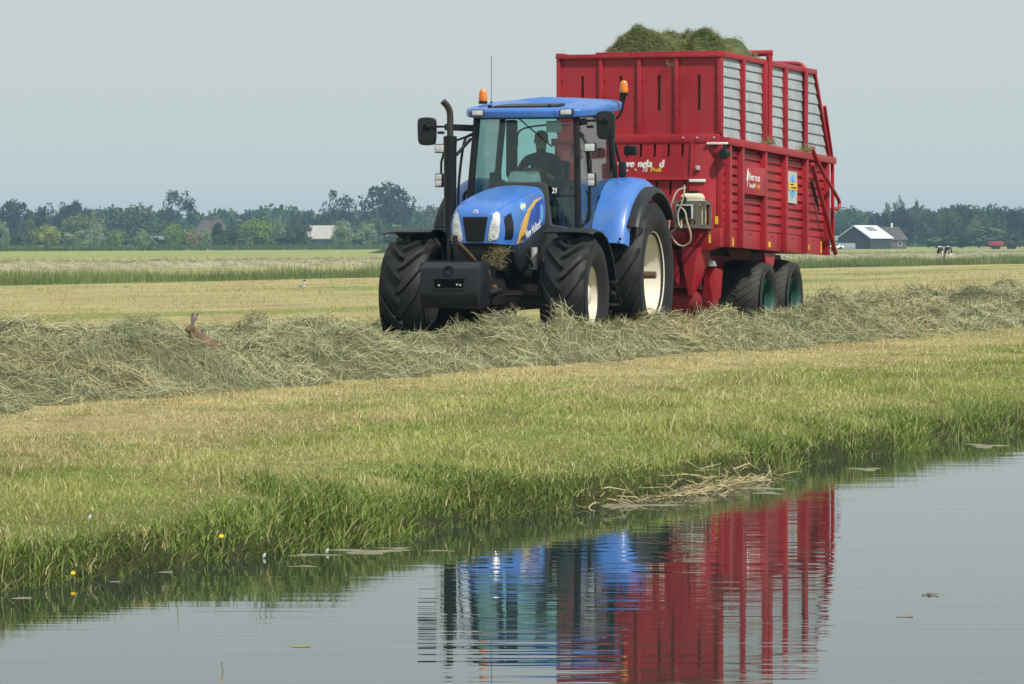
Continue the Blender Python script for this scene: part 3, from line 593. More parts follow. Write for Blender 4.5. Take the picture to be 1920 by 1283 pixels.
for x_ in (-.27,.27):
    MB().prism([(-1.45,.70),(-1.38,1.12),(-1.25,1.13),(-1.0,.95),(-.85,.90),(-.85,.74),(-1.1,.70),(-1.3,.60)],'x',x_-.03,x_+.03).build('linkage_plate', M['steel'], tr, bevel=.01)
    MB().tube([(x_+.07,-1.36,.78),(x_+.07,-.85,.80)],.035,10).build('lift_arm', M['steel'], tr)
    for yy,zz in ((-1.32,1.03),(-1.28,.76),(-1.02,.84)): MB().lathe([(-.06,.035),(.07,.035),(.075,0)],(x_,yy,zz),'x',10).build('linkage_pin', M['rust'], tr)
MB().prism([(-1.3,.95),(-.8,.95),(-.62,1.10),(-1.15,1.13)],'x',-.24,.24).build('linkage_carrier', M['black'], tr, bevel=.02)
MB().box(-.045,.0,-1.55,-1.51,1.15,1.48).box(-.13,-.09,-1.55,-1.51,1.15,1.48).build('top_link_bracket', M['black'], tr, bevel=.006)
MB().tube([(-.06,-1.53,1.44),(-.03,-1.15,1.30),(0,-.75,1.14)],[.035,.032,.028],10).build('top_link', M['rust'], tr)
# hay caught in the nose frame
n=420; P=np.stack([rng.normal(.30,.06,n),rng.normal(-.60,.07,n),rng.uniform(1.06,1.32,n)],1); P[:,0]-=(1.32-P[:,2])*.5; D=np.stack([rng.normal(-.6,.6,n),rng.normal(0,.5,n),rng.normal(-.5,.5,n)],1); D/=np.linalg.norm(D,axis=1)[:,None]
P[:,1]=np.minimum(P[:,1],-.68)-rng.uniform(.03,.09,n)
Nn=np.cross(D,rng.normal(0,1,(n,3))); Nn/=np.linalg.norm(Nn,axis=1)[:,None]
o=strands('caught_hay',P,D,Nn,rng.uniform(.06,.2,n),rng.uniform(.004,.007,n),rng.normal(0,.4,(n,2)),colmix(rng.random(n),(.14,.13,.06),(.34,.29,.15)),M['hay'],tr); tag(o,kind='stuff')
# exhaust
EXX, EXY = -.81, .72
MB().lathe([(1.12,.03),(1.14,.075),(2.62,.083),(2.66,.088),(2.74,.085),(2.75,.05)],(EXX,EXY,0),'z',20).build('exhaust_muffler', M['black'], tr)
MB().tube(catmull([(EXX,EXY,2.72),(EXX,EXY,2.92),(EXX-.005,EXY,3.05),(EXX-.035,EXY-.02,3.13),(EXX-.085,EXY-.05,3.19)],4),.042,14).build('exhaust_pipe', M['exh'], tr)
MB().bar((EXX+.06,EXY+.05,2.50),(-.70,1.25,2.72),.03,.03).bar((EXX+.05,EXY,1.5),(-.35,EXY,1.45),.05,.05).build('exhaust_bracket', M['black'], tr)
# front mudguards
def arc_shell(yc, zc, r, x0, x1, a0, a1, th=.02, n=14, drop=0., side=1, flare=0.):
    m = MB(); secs = []
    for k in range(n+1):
        t = k/n; a = R(a0+(a1-a0)*t); e_ = flare*(1-min(1,min(t,1-t)*4))
        xs = [x0,x0+(x1-x0)*.25,x0+(x1-x0)*.7,x0+(x1-x0)*.9,x1]; dr=[0,0,0,.25,1]
        top = [(side*x_, yc-(r+e_-drop*d_)*math.cos(a), zc+(r+e_-drop*d_)*math.sin(a)) for x_,d_ in zip(xs,dr)]
        bot = [(side*x_, yc-(r+e_-th-drop*d_)*math.cos(a), zc+(r+e_-th-drop*d_)*math.sin(a)) for x_,d_ in zip(xs,dr)]
        secs.append(top+bot[::-1])
    return m.loft(secs)
for sd in (-1,1):
    f_ = arc_shell(.0,.735,.83,.73,1.36,66,168,.018,16,.03,sd,.03).build('front_mudguard', M['grey'], tr, smooth=50)
    MB().tube([(sd*.70,.1,.8),(sd*.72,.12,1.3),(sd*.9,.1,1.55)],.025).build('mudguard_stay', M['steel'], f_)
# rear fenders
for sd in (-1,1):
    secs=[]
    for k in range(15):
        t=k/14; a=R(21+(118-21)*t); r=1.17+.10*math.sin(min(1,t*1.25)*math.pi/2)
        xi=.735+.05*math.sin(t*math.pi); xo=1.26
        pts=[(xi,r-.005),(xi+.05,r+.012),(1.05,r+.012),(1.18,r-.008),(1.235,r-.05),(xo,r-.13),(xo-.03,r-.13),(1.2,r-.06),(1.05,r-.03),(xi,r-.04)]
        secs.append([(sd*x_,2.75-q_*math.cos(a),.965+q_*math.sin(a)) for x_,q_ in pts])
    rfn = MB().loft(secs).build('rear_fender', M['blue'], tr, smooth=50)
    arc_shell(2.75,.965,1.155,1.17,1.40,33,140,.03,20,.05,sd).build('fender_lip', M['grey'], rfn, smooth=50)
    m_=MB()
    m_.prism([(1.62,1.40),(1.80,1.40),(1.92,1.75),(2.2,2.05),(2.6,2.2),(3.1,2.15),(3.1,1.3),(1.62,1.3)],'x',sd*.70,sd*.745); m_.build('inner_fender', M['black'], rfn)
    MB().lathe([(0,.02),(.01,.018),(.012,0)],(sd*1.0,1.645,1.435),'y',8).lathe([(0,.02),(.01,.018),(.012,0)],(sd*1.18,1.645,1.435),'y',8).build('fender_bolt', M['black'], rfn)
    MB().prism([(1.0,.55),(1.72,.55),(1.78,1.0),(1.68,1.40),(1.2,1.40),(1.0,1.2)],'x',sd*.45,sd*.98).build('fuel_tank', M['black'], tr, bevel=.05)
    st=MB()
    for z_ in (.58,.88): st.box(min(sd*.98,sd*1.18),max(sd*.98,sd*1.18),1.30,1.62,z_,z_+.03)
    st.build('step', M['steel'], tr, bevel=.008)
    MB().tube([(sd*1.16,1.32,1.25),(sd*1.18,1.36,.9),(sd*1.20,1.62,.60)],.012,6).build('step_rail', M['steel'], tr)
# cab frame
cab = empty('cab', (0,0,0), 0, tr)
A0 = lambda s_: (s_*.745,1.22,1.50); A1 = lambda s_: (s_*.665,1.42,3.03)
C0 = lambda s_: (s_*.80,2.70,2.1); C1 = lambda s_: (s_*.74,2.82,3.08)
for sd in (-1,1):
    MB().bar(A0(sd),A1(sd),.075,.09,(0,1,0)).build('front_pillar', M['black'], cab, bevel=.015)
    MB().bar(C0(sd),C1(sd),.07,.09,(0,1,0)).build('rear_pillar', M['black'], cab, bevel=.015)
    MB().bar(A1(sd),C1(sd),.06,.07).build('roof_rail', M['black'], cab, bevel=.01)
    MB().bar((sd*.76,1.25,1.53),(sd*.745,1.70,1.50),.06,.08).bar((sd*.755,1.70,1.50),(sd*.77,2.0,1.95),.05,.06).bar((sd*.775,2.0,1.95),(sd*.80,2.7,2.2),.05,.06).build('door_sill', M['black'], cab, bevel=.01)
MB().bar(A1(-1),A1(1),.07,.11).build('windscreen_header', M['black'], cab, bevel=.01)
MB().bar(C1(-1),C1(1),.07,.10).build('rear_header', M['black'], cab, bevel=.01)
MB().bar(C0(-1),C0(1),.07,.10).build('rear_sill', M['black'], cab, bevel=.01)
MB().prism([(-.74,1.2),(.74,1.2),(.74,1.56),(.42,1.62),(.36,2.12),(.30,2.16),(-.30,2.16),(-.36,2.12),(-.42,1.62),(-.74,1.56)],'y',1.05,1.17).build('cab_bulkhead', M['interior'], cab, bevel=.02)
MB().box(-.72,.72,1.17,2.75,1.18,1.26).build('cab_floor', M['interior'], cab)
MB().box(-.70,.70,2.66,2.72,1.26,2.08).build('cab_rear_wall', M['interior'], cab)
def off(p,q): return (p[0]+q[0],p[1]+q[1],p[2]+q[2])
ws = MB().pane([(-.71,1.20,1.56),(.71,1.20,1.56),(.63,1.42,2.99),(-.63,1.42,2.99)]).build('windscreen', M['glass'], cab)
MB().pane([(-.76,2.72,2.15),(.76,2.72,2.15),(.71,2.82,3.04),(-.71,2.82,3.04)]).build('rear_window', M['glass'], cab)
for sd in (-1,1):
    c_=[(sd*.765,1.26,1.55),(sd*.765,1.72,1.53),(sd*.79,2.02,1.98),(sd*.805,2.66,2.22),(sd*.745,2.78,3.04),(sd*.675,1.46,2.99)]
    m_=MB(); m_.add([off(p,(sd*.004,0,0)) for p in c_]+[off(p,(-sd*.004,0,0)) for p in c_],[tuple(range(6)),tuple(range(6,12))[::-1]]+[(i,(i+1)%6,6+(i+1)%6,6+i) for i in range(6)])
    dg=m_.build('door_glass', M['glass'], cab, smooth=5)
    hd=MB().tube(catmull([(sd*.80,1.42,2.05),(sd*.835,1.40,2.0),(sd*.84,1.40,1.85),(sd*.835,1.42,1.72),(sd*.795,1.44,1.66)],3),.022,8).build('door_handle', M['black'], dg)
    gb=MB().tube(catmull([(sd*.70,1.40,2.80),(sd*.80,1.33,2.72),(sd*.845,1.30,2.45),(sd*.875,1.28,2.1),(sd*.875,1.28,1.85),(sd*.84,1.28,1.68),(sd*.77,1.24,1.58)],4),.018,8).build('grab_rail', M['black'], cab)
# bonnet-side sash line and number on the windscreen
text('fleet_number','21',.10,(.40,1.20,2.02),(R(90-8),0,0),M['white'],cab,.001,.004,.72)
MB().pane([(-.73,1.212,1.99),(.72,1.212,1.99),(.72,1.212,2.0),(-.73,1.212,2.0)],.01).build('screen_line', M['black'], cab)
# lamps on rails
for sd in (-1,1):
    lamp_x = .90 if sd>0 else 1.10
    for nm,z_,w_,h_ in (('work_lamp',2.60,.13,.095),('indicator_lamp',2.19,.085,.155)):
        x_ = sd*(lamp_x+(.02 if z_<2.4 else 0))
        l_=MB().box(x_-w_/2-.012,x_+w_/2+.012,1.20,1.28,z_-h_/2-.012,z_+h_/2+.012).build(nm, M['black'], cab, bevel=.018)
        if nm=='work_lamp': MB().box(x_-w_/2,x_+w_/2,1.185,1.20,z_-h_/2,z_+h_/2).build('lamp_lens', M['lens'], l_, bevel=.012)
        else:
            MB().box(x_-w_/2,x_+w_/2,1.185,1.20,z_,z_+h_/2).build('lamp_lens', M['silver'], l_, bevel=.012); MB().box(x_-w_/2,x_+w_/2,1.185,1.20,z_-h_/2,z_-.003).build('lamp_lens', M['silver'], l_, bevel=.012)
    MB().tube([(sd*.71,1.38,2.78),(sd*(lamp_x-.06),1.27,2.66),(sd*lamp_x,1.25,2.42),(sd*lamp_x,1.25,2.2)],.016,8).build('lamp_rail', M['black'], cab)
# mirrors
for sd,cx,cz in ((-1,-1.34,2.83),(1,1.06,2.89)):
    mr_=MB().prism([(cx+a,cz+b) for a,b in catmull([(-.115,-.13),(-.12,.12),(-.07,.172),(.07,.172),(.12,.12),(.115,-.13),(.07,-.178),(-.07,-.178),(-.115,-.13)],4)[:-1]],'y',1.36,1.44).build('mirror', M['grey'], cab, bevel=.02, smooth=60)
    MB().prism([(cx+a*.86,cz+b*.9) for a,b in ((-.115,-.15),(-.115,.15),(.115,.15),(.115,-.15))],'y',1.441,1.446).build('mirror_glass', M['silver'], mr_)
    MB().lathe([(-.03,.03),(0,.045),(.03,.045)],(cx-.0,1.36,cz+.05),'y',12).build('mirror_joint', M['black'], mr_)
    MB().bar((sd*.66,1.42,cz+.03),(cx-sd*.25,1.37,cz+.05),.05,.085).bar((cx-sd*.27,1.365,cz+.055),(cx,1.34,cz+.055),.03,.03).build('mirror_arm', M['black'], cab, bevel=.012)
    MB().box(cx-sd*.20-.04,cx-sd*.20+.04,1.33,1.40,cz-.04,cz-.005).build('marker_lamp', M['black'], cab, bevel=.008)
MB().bar((.79,2.66,2.75),(.86,2.62,2.15),.05,.06).bar((.80,2.78,2.7),(.92,2.80,2.2),.035,.04).build('rear_stay', M['black'], cab, bevel=.01)
MB().box(.93,1.10,2.72,2.86,2.53,2.66).build('rear_work_lamp', M['black'], cab, bevel=.03)
MB().box(.87,.97,2.68,2.76,2.24,2.45).build('rear_lamp_cluster', M['grey'], cab, bevel=.03)
# roof
plan = [(-.56,1.22),(.56,1.22),(.74,1.30),(.85,1.55),(.88,2.3),(.88,2.85),(.72,3.08),(-.72,3.08),(-.88,2.85),(-.88,2.3),(-.85,1.55),(-.74,1.30)]
def ring(k, z): return [(x_*k,2.12+(y_-2.12)*k,z+.085*(y_-1.25)) for x_,y_ in plan]
roof = MB().loft([ring(.93,2.985),ring(1.0,2.995),ring(1.005,3.07),ring(.985,3.10),ring(.93,3.118),ring(.5,3.128),ring(.1,3.13)]).build('roof', M['blue'], cab, bevel=.012, smooth=30)
MB().prism([(-.44,1.36),(.28,1.36),(.36,1.95),(-.44,1.95)],'z',3.08,3.134).map(lambda a,b,c:(a,b,c+.085*(b-1.25)+.0)).build('roof_hatch', M['grey'], roof, bevel=.012)
for x_ in (-.50,.30,): MB().box(x_-.03,x_+.03,1.42,1.46,3.12,3.16).build('hatch_hinge', M['black'], roof, bevel=.01)
for x_ in (-.595,.585):
    rw = x_<0
    l_=MB().box(x_-.085,x_+.085,1.205,1.30,3.012,3.095).build('roof_lamp', M['grey'], roof, bevel=.01); MB().box(x_-.072,x_+.072,1.196,1.204,3.022,3.085).build('lamp_lens', M['lens'], l_, bevel=.003)
for x_ in (-.46,.44): MB().box(x_-.004,x_+.004,1.2095,1.25,2.996,3.072).build('roof_seam', M['navy'], roof)
for x_ in (-.7,.7): MB().box(x_-.006,x_+.006,1.6,2.9,3.0,3.118).map(lambda a,b,c:(a,b,c+.085*(b-1.25)+.001)).build('roof_seam', M['navy'], roof)
def beacon(x_,y_,z_):
    b_=MB().lathe([(0,.055),(.03,.06),(.04,.05),(.05,.03)],(x_,y_,z_),'z',16).build('beacon_base', M['black'], cab)
    MB().lathe([(.035,.052),(.06,.058),(.13,.052),(.17,.045),(.19,.03),(.197,0)],(x_,y_,z_),'z',18).build('beacon_dome', M['amber'], b_)
beacon(-.80,2.1,3.20)
beacon(.97,2.6,3.31)
MB().tube([(.84,2.6,3.0),(.90,2.6,3.03),(.95,2.6,3.13),(.97,2.6,3.31)],.016,8).lathe([(0,.02),(.07,.028),(.08,.05)],(.97,2.6,3.23),'z',10).build('beacon_arm', M['black'], cab)
MB().tube([(-.64,1.95,3.2),(-.64,1.95,3.82)],.004,5).lathe([(0,.02),(.03,.01)],(-.64,1.95,3.2),'z',8).build('antenna', M['black'], roof)
# wiper, interior
MB().bar((-.10,1.385,2.985),(.36,1.315,2.62),.014,.014).build('wiper', M['black'], cab)
MB().box(.26,.46,1.42,1.425,2.80,2.95).build('screen_paper', M['print_grey'], cab)
seat=MB().box(-.32,.26,2.32,2.62,1.70,1.85).build('seat', M['interior'], cab, bevel=.04)
MB().prism([(2.56,1.84),(2.64,1.84),(2.70,2.45),(2.62,2.47)],'x',-.30,.22).build('seat_back', M['interior'], cab, bevel=.04)
MB().prism([(1.25,1.26),(1.62,1.26),(1.66,2.18),(1.55,2.33),(1.35,2.18)],'x',-.26,.14).build('steering_console', M['inter_light'], cab, bevel=.05)
MB().loft([[(a*k-.06,1.62+yy,2.14+zz) for a in (0,)] for k,yy,zz in ((1,0,0),)]) if False else None
swh=MB(); pts=[(-.05+.19*math.cos(2*math.pi*k/20),1.78+.11*math.sin(2*math.pi*k/20),2.30+.155*math.sin(2*math.pi*k/20)) for k in range(21)]
swh.tube(pts,.016,6).tube([(-.05,1.78,2.30),(-.05,1.62,2.12)],.03,8).bar((-.22,1.78,2.30),(.12,1.78,2.30),.03,.02).build('steering_wheel', M['interior'], cab)
MB().tube(catmull([(-.56,2.55,1.9),(-.55,2.45,2.35),(-.42,2.35,2.62),(-.36,2.3,2.85),(-.05,2.3,2.92),(.30,2.35,2.92)],4),.014,6).build('cab_hose', M['interior'], cab)
MB().box(-.62,-.40,1.75,2.35,1.26,1.95).build('side_console', M['interior'], cab, bevel=.05)
MB().box(-.60,-.46,1.72,1.84,2.0,2.30).box(-.56,-.50,1.8,2.0,1.9,2.05).build('control_monitor', M['interior'], cab, bevel=.02)
MB().tube([(-.40,2.05,1.95),(-.32,1.95,2.26),(-.30,1.9,2.34)],.025,8).build('joystick', M['orange'], cab)
MB().box(-.60,-.47,2.45,2.6,2.25,3.0).build('cab_air_duct', M['interior'], cab, bevel=.03)
MB().box(.45,.70,2.2,2.6,1.26,1.75).build('tool_box', M['interior'], cab, bevel=.03)

# ------------------------------------------------------------------ driver
def skin_body(name, J, E_, m, parent=None, sub=2, root=0):
    me = bpy.data.meshes.new(name); me.from_pydata([j[:3] for j in J],E_,[]); me.materials.append(m)
    o = bpy.data.objects.new(name, me); col.objects.link(o)
    if parent: o.parent = parent
    o.modifiers.new('skin','SKIN'); sl = me.skin_vertices[0].data
    for i,j in enumerate(J): sl[i].radius = (j[3], j[4] if len(j)>4 else j[3])
    for i in range(len(J)): sl[i].use_root = (i==root)
    o.modifiers['skin'].use_smooth_shade = True
    if sub: s_=o.modifiers.new('sub','SUBSURF'); s_.levels=sub; s_.render_levels=sub
    return o
def mat_person():
    m,t,o=nodes('driver_clothes_and_skin'); L=t.links.new; p=t.nodes.new('ShaderNodeBsdfPrincipled'); p.inputs['Roughness'].default_value=.75
    tc=t.nodes.new('ShaderNodeTexCoord'); sp=t.nodes.new('ShaderNodeSeparateXYZ'); L(tc.outputs['Object'],sp.inputs[0])
    def mth(op,a,b):
        k=t.nodes.new('ShaderNodeMath'); k.operation=op
        for i,v in enumerate((a,b)):
            if isinstance(v,(int,float)): k.inputs[i].default_value=v
            else: L(v,k.inputs[i])
        return k.outputs[0]
    head=mth('GREATER_THAN',sp.outputs[2],.715); arm=mth('MULTIPLY',mth('LESS_THAN',sp.outputs[1],-.27),mth('GREATER_THAN',sp.outputs[2],.28)); sk=mth('MAXIMUM',head,arm)
    mx=t.nodes.new('ShaderNodeMix'); mx.data_type='RGBA'; mx.inputs[6].default_value=(.022,.032,.036,1); mx.inputs[7].default_value=(.36,.19,.13,1); L(sk,mx.inputs[0])
    leg=mth('LESS_THAN',sp.outputs[2],.18); m2=t.nodes.new('ShaderNodeMix'); m2.data_type='RGBA'; m2.inputs[7].default_value=(.015,.02,.035,1); L(leg,m2.inputs[0]); L(mx.outputs[2],m2.inputs[6]); L(m2.outputs[2],p.inputs['Base Color'])
    L(p.outputs[0],o.inputs[0]); return m
J=[(0,.02,.05,.15,.12),(0,.03,.25,.155,.12),(0,.02,.45,.175,.125),(0,.01,.585,.13,.10),(0,-.0,.665,.062,.062),(0,-.01,.74,.075,.085),(0,-.015,.83,.082,.10),(0,-.01,.91,.06,.075)]
Ed=[(i,i+1) for i in range(7)]
def chain(st, pts):
    p=st
    for q in pts: J.append(q); Ed.append((p,len(J)-1)); p=len(J)-1
    return p
hands={}
for sd,hx_ in ((-1,-.06),(1,.075)):
    hnd=chain(3,[(sd*.20,.02,.575,.075),(sd*.285,-.07,.40,.056),(sd*.27,-.20,.29,.045),(hx_+sd*.06,-.36,.385,.034),(hx_,-.42,.43,.038)])
    for k in range(4): chain(hnd,[(hx_+sd*(.035-.02*k),-.47,.45+.004*k,.010),(hx_+sd*(.03-.02*k),-.49,.42+.004*k,.009),(hx_+sd*(.028-.02*k),-.47,.405+.004*k,.008)])
    chain(hnd,[(hx_-sd*.05,-.42,.455,.011),(hx_-sd*.062,-.455,.445,.009)])
    chain(0,[(sd*.11,-.10,.06,.10),(sd*.15,-.42,.07,.075),(sd*.15,-.50,-.10,.06),(sd*.15,-.46,-.40,.045),(sd*.15,-.60,-.43,.04)])
drv=skin_body('person',J,Ed,mat_person(),None,2)
ct,st_=math.cos(TH),math.sin(TH)
def t2w(x_,y_,z_): return (-.22+ct*x_+st_*y_, 50-st_*x_+ct*y_, z_)
drv.location=t2w(-.10,2.42,1.90); drv.rotation_euler=(0,0,-TH)
tag(drv,'driver in dark short-sleeved shirt sitting in the tractor cab','person')
hr=MB().ball((0,.01,.875),(.09,.105,.085),14,10); hr.v=[(a,b if b>-.05 else -.05+ (b+.05)*.3,max(c,.845-.6*max(0,b))) for a,b,c in hr.v]; hr.build('hair',M['hair'],drv)
MB().ball((0,-.118,.825),(.014,.02,.022),8,6).build('nose',M['skin'],drv)
for sd in (-1,1): MB().ball((sd*.088,0,.82),(.012,.022,.034),8,6).build('ear',M['skin'],drv); MB().ball((sd*.032,-.102,.845),(.012,.008,.007),8,5).build('eye',M['hair'],drv)
MB().ball((0,-.103,.775),(.028,.01,.006),8,5).build('mouth',M['orange'],drv)
# ------------------------------------------------------------------ loader wagon
WTH = R(17.5); WX, WY = 1.77, 55.8
wg = empty('loader_wagon', (WX,WY,0), -WTH); tag(wg,'tall red forage wagon with grey slatted upper sides behind the tractor','wagon')
SL = -.0224                                      # body leans down towards the rear
def sh(a,b,c): return (a,b,c+SL*b)
def W_(mb, name, m, parent=wg, bevel=0, smooth=40): return mb.map(sh).build(name, m, parent, bevel, smooth)
HWD = 1.165; RED = M['red']
# upper front wall: four sheets with a slot each, flanges between
xb = [-1.165,-.548,.008,.548,1.165]; slots = [-.82,-.262,.292,.868]
for i in range(4):
    a,b = xb[i]+.028,xb[i+1]-.028; s_ = slots[i]
    p_ = W_(MB().box(a,s_-.022,0,.02,2.90,3.96).box(s_+.022,b,0,.02,2.90,3.96).box(s_-.022,s_+.022,0,.02,2.90,3.225).box(s_-.022,s_+.022,0,.02,3.715,3.96),'front_sheet',RED)
    bt = MB()
    for x_ in (a+.03,b-.03):
        for k in range(5): bt.lathe([(0,.013),(-.012,.011),(-.014,0)],(x_,0,3.0+.22*k),'y',6)
    W_(bt,'sheet_bolts',M['redd'],p_)
for x_ in xb: W_(MB().box(x_-.028,x_+.028,-.035,.03,2.905,3.955),'front_flange',RED,bevel=.006)
W_(MB().box(-1.20,1.20,-.055,.06,3.96,4.02),'front_top_rail',RED,bevel=.008)
W_(MB().box(-.62,1.19,-.035,.03,4.021,4.045),'front_top_rail',RED,bevel=.006)
W_(MB().box(-1.17,1.17,-.075,.03,2.775,2.895),'front_cross_beam',RED,bevel=.01)
for x_ in (.66,.86,1.10): W_(MB().lathe([(-.076,.016),(-.09,.013),(-.092,0)],(x_,0,2.84),'y',8),'beam_bolt',M['silver'])
# lower front wall: slatted strips, name board, second slatted band
def slit_wall(name, x0, x1, z0, z1, zs0, zs1, sl, y0, lean):
    m = MB(); ed = [x0]+[v for s_ in sl for v in (s_-.017,s_+.017)]+[x1]
    for i in range(0,len(ed),2): m.box(ed[i],ed[i+1],y0,y0+.02,zs0,zs1)
    m.box(x0,x1,y0,y0+.02,z0,zs0); m.box(x0,x1,y0,y0+.02,zs1,z1)
    m.v = [(a+lean*(zs1-c)*-1.0,b,c) for a,b,c in m.v]; return W_(m,name,RED)
slit_wall('slatted_sheet',-1.165,.775,2.285,2.775,2.58,2.76,[-.95+.2*k for k in range(9)],-.06,.06)
W_(MB().box(-1.165,.76,-.085,-.03,2.255,2.285),'name_board_lip',RED,bevel=.004)
slit_wall('lower_slatted_sheet',-1.165,.735,1.60,2.255,2.05,2.235,[-.93+.2*k for k in range(9)],-.03,.06)
W_(MB().bar((.79,-.075,2.775),(.735,-.075,1.62),.03,.02,(0,1,0)),'sheet_edge',RED,bevel=.004)
W_(MB().add([(.80,-.06,2.775),(1.02,-.06,2.775),(1.165,.05,2.775),(1.165,.05,1.59),(.99,-.10,1.59),(.745,-.10,1.59),(.80,0,2.775),(1.0,0,2.775),(1.12,.09,2.775),(1.12,.09,1.59),(.97,-.05,1.59),(.745,-.05,1.59)],
   [(0,5,4,1),(1,4,3,2),(6,7,10,11),(7,8,9,10),(0,1,7,6),(1,2,8,7),(5,11,10,4),(4,10,9,3),(0,6,11,5),(2,3,9,8)]),'corner_plate',RED)
W_(MB().box(.845,.905,-.115,-.07,2.39,2.45),'marker_lamp',M['print_grey'],bevel=.012)
W_(MB().box(.75,.985,-.105,-.085,2.225,2.265),'reflector_strip',M['white'],bevel=.003)
W_(MB().box(1.10,1.14,-.03,-.0,1.64,1.75),'warning_sticker',M['yellow'])
W_(MB().box(.985,1.00,-.115,-.105,1.66,1.78),'warning_sticker',M['yellow'])
# lettering on the front, worn: several letters are gone
FY = -.064
def fx(px, py, y_=-.064):
    c_,s_=math.cos(WTH),math.sin(WTH); k=(px-960)/7500; x_=(k*(WY+c_*y_)-WX-s_*y_)/(c_+k*s_); return x_, CAM_H-(py-452)*(WY-s_*x_+c_*y_)/7500
for w_,px,sc in (('ve',1173.5,.88),('nela',1195.5,.86),('d',1236,.92)):
    a_,b_=fx(px,313.5); text('name_lettering',w_,.148,(a_,FY,b_),(R(90),0,0),M['white'],wg,.001,.0085,sc,.10)
a_,b_=fx(1203.5,322.5); text('type_lettering','70',.092,(a_,FY,b_),(R(90),0,0),M['white'],wg,.001,.001,.88,.1)
a_,b_=fx(1219.5,322.5); text('type_lettering','Proff',.092,(a_,FY,b_),(R(90),0,0),M['yellow'],wg,.001,.004,.88,.1)
def frag(nm,pts): MB().prism([fx(*p) for p in pts],'y',FY-.001,FY).build(nm,M['white'],wg)
frag('name_fragment',[(1164.5,310.5),(1168,306),(1171,305.5),(1174.5,313),(1170.5,313),(1168.8,309)]); frag('name_fragment',[(1158,309),(1160.5,308),(1162,304.5),(1158,304)])
frag('type_fragment',[(1169,320),(1170.5,318),(1172,318.5),(1172,322),(1171,322),(1171,320)]); frag('type_fragment',[(1173,321),(1176,318),(1177.5,318),(1177.5,322),(1176.3,322),(1176,320.5)]); frag('type_fragment',[(1189,318),(1191,316.5),(1193.5,317.5),(1193.8,319.5),(1192.5,321),(1192.2,318.8)])
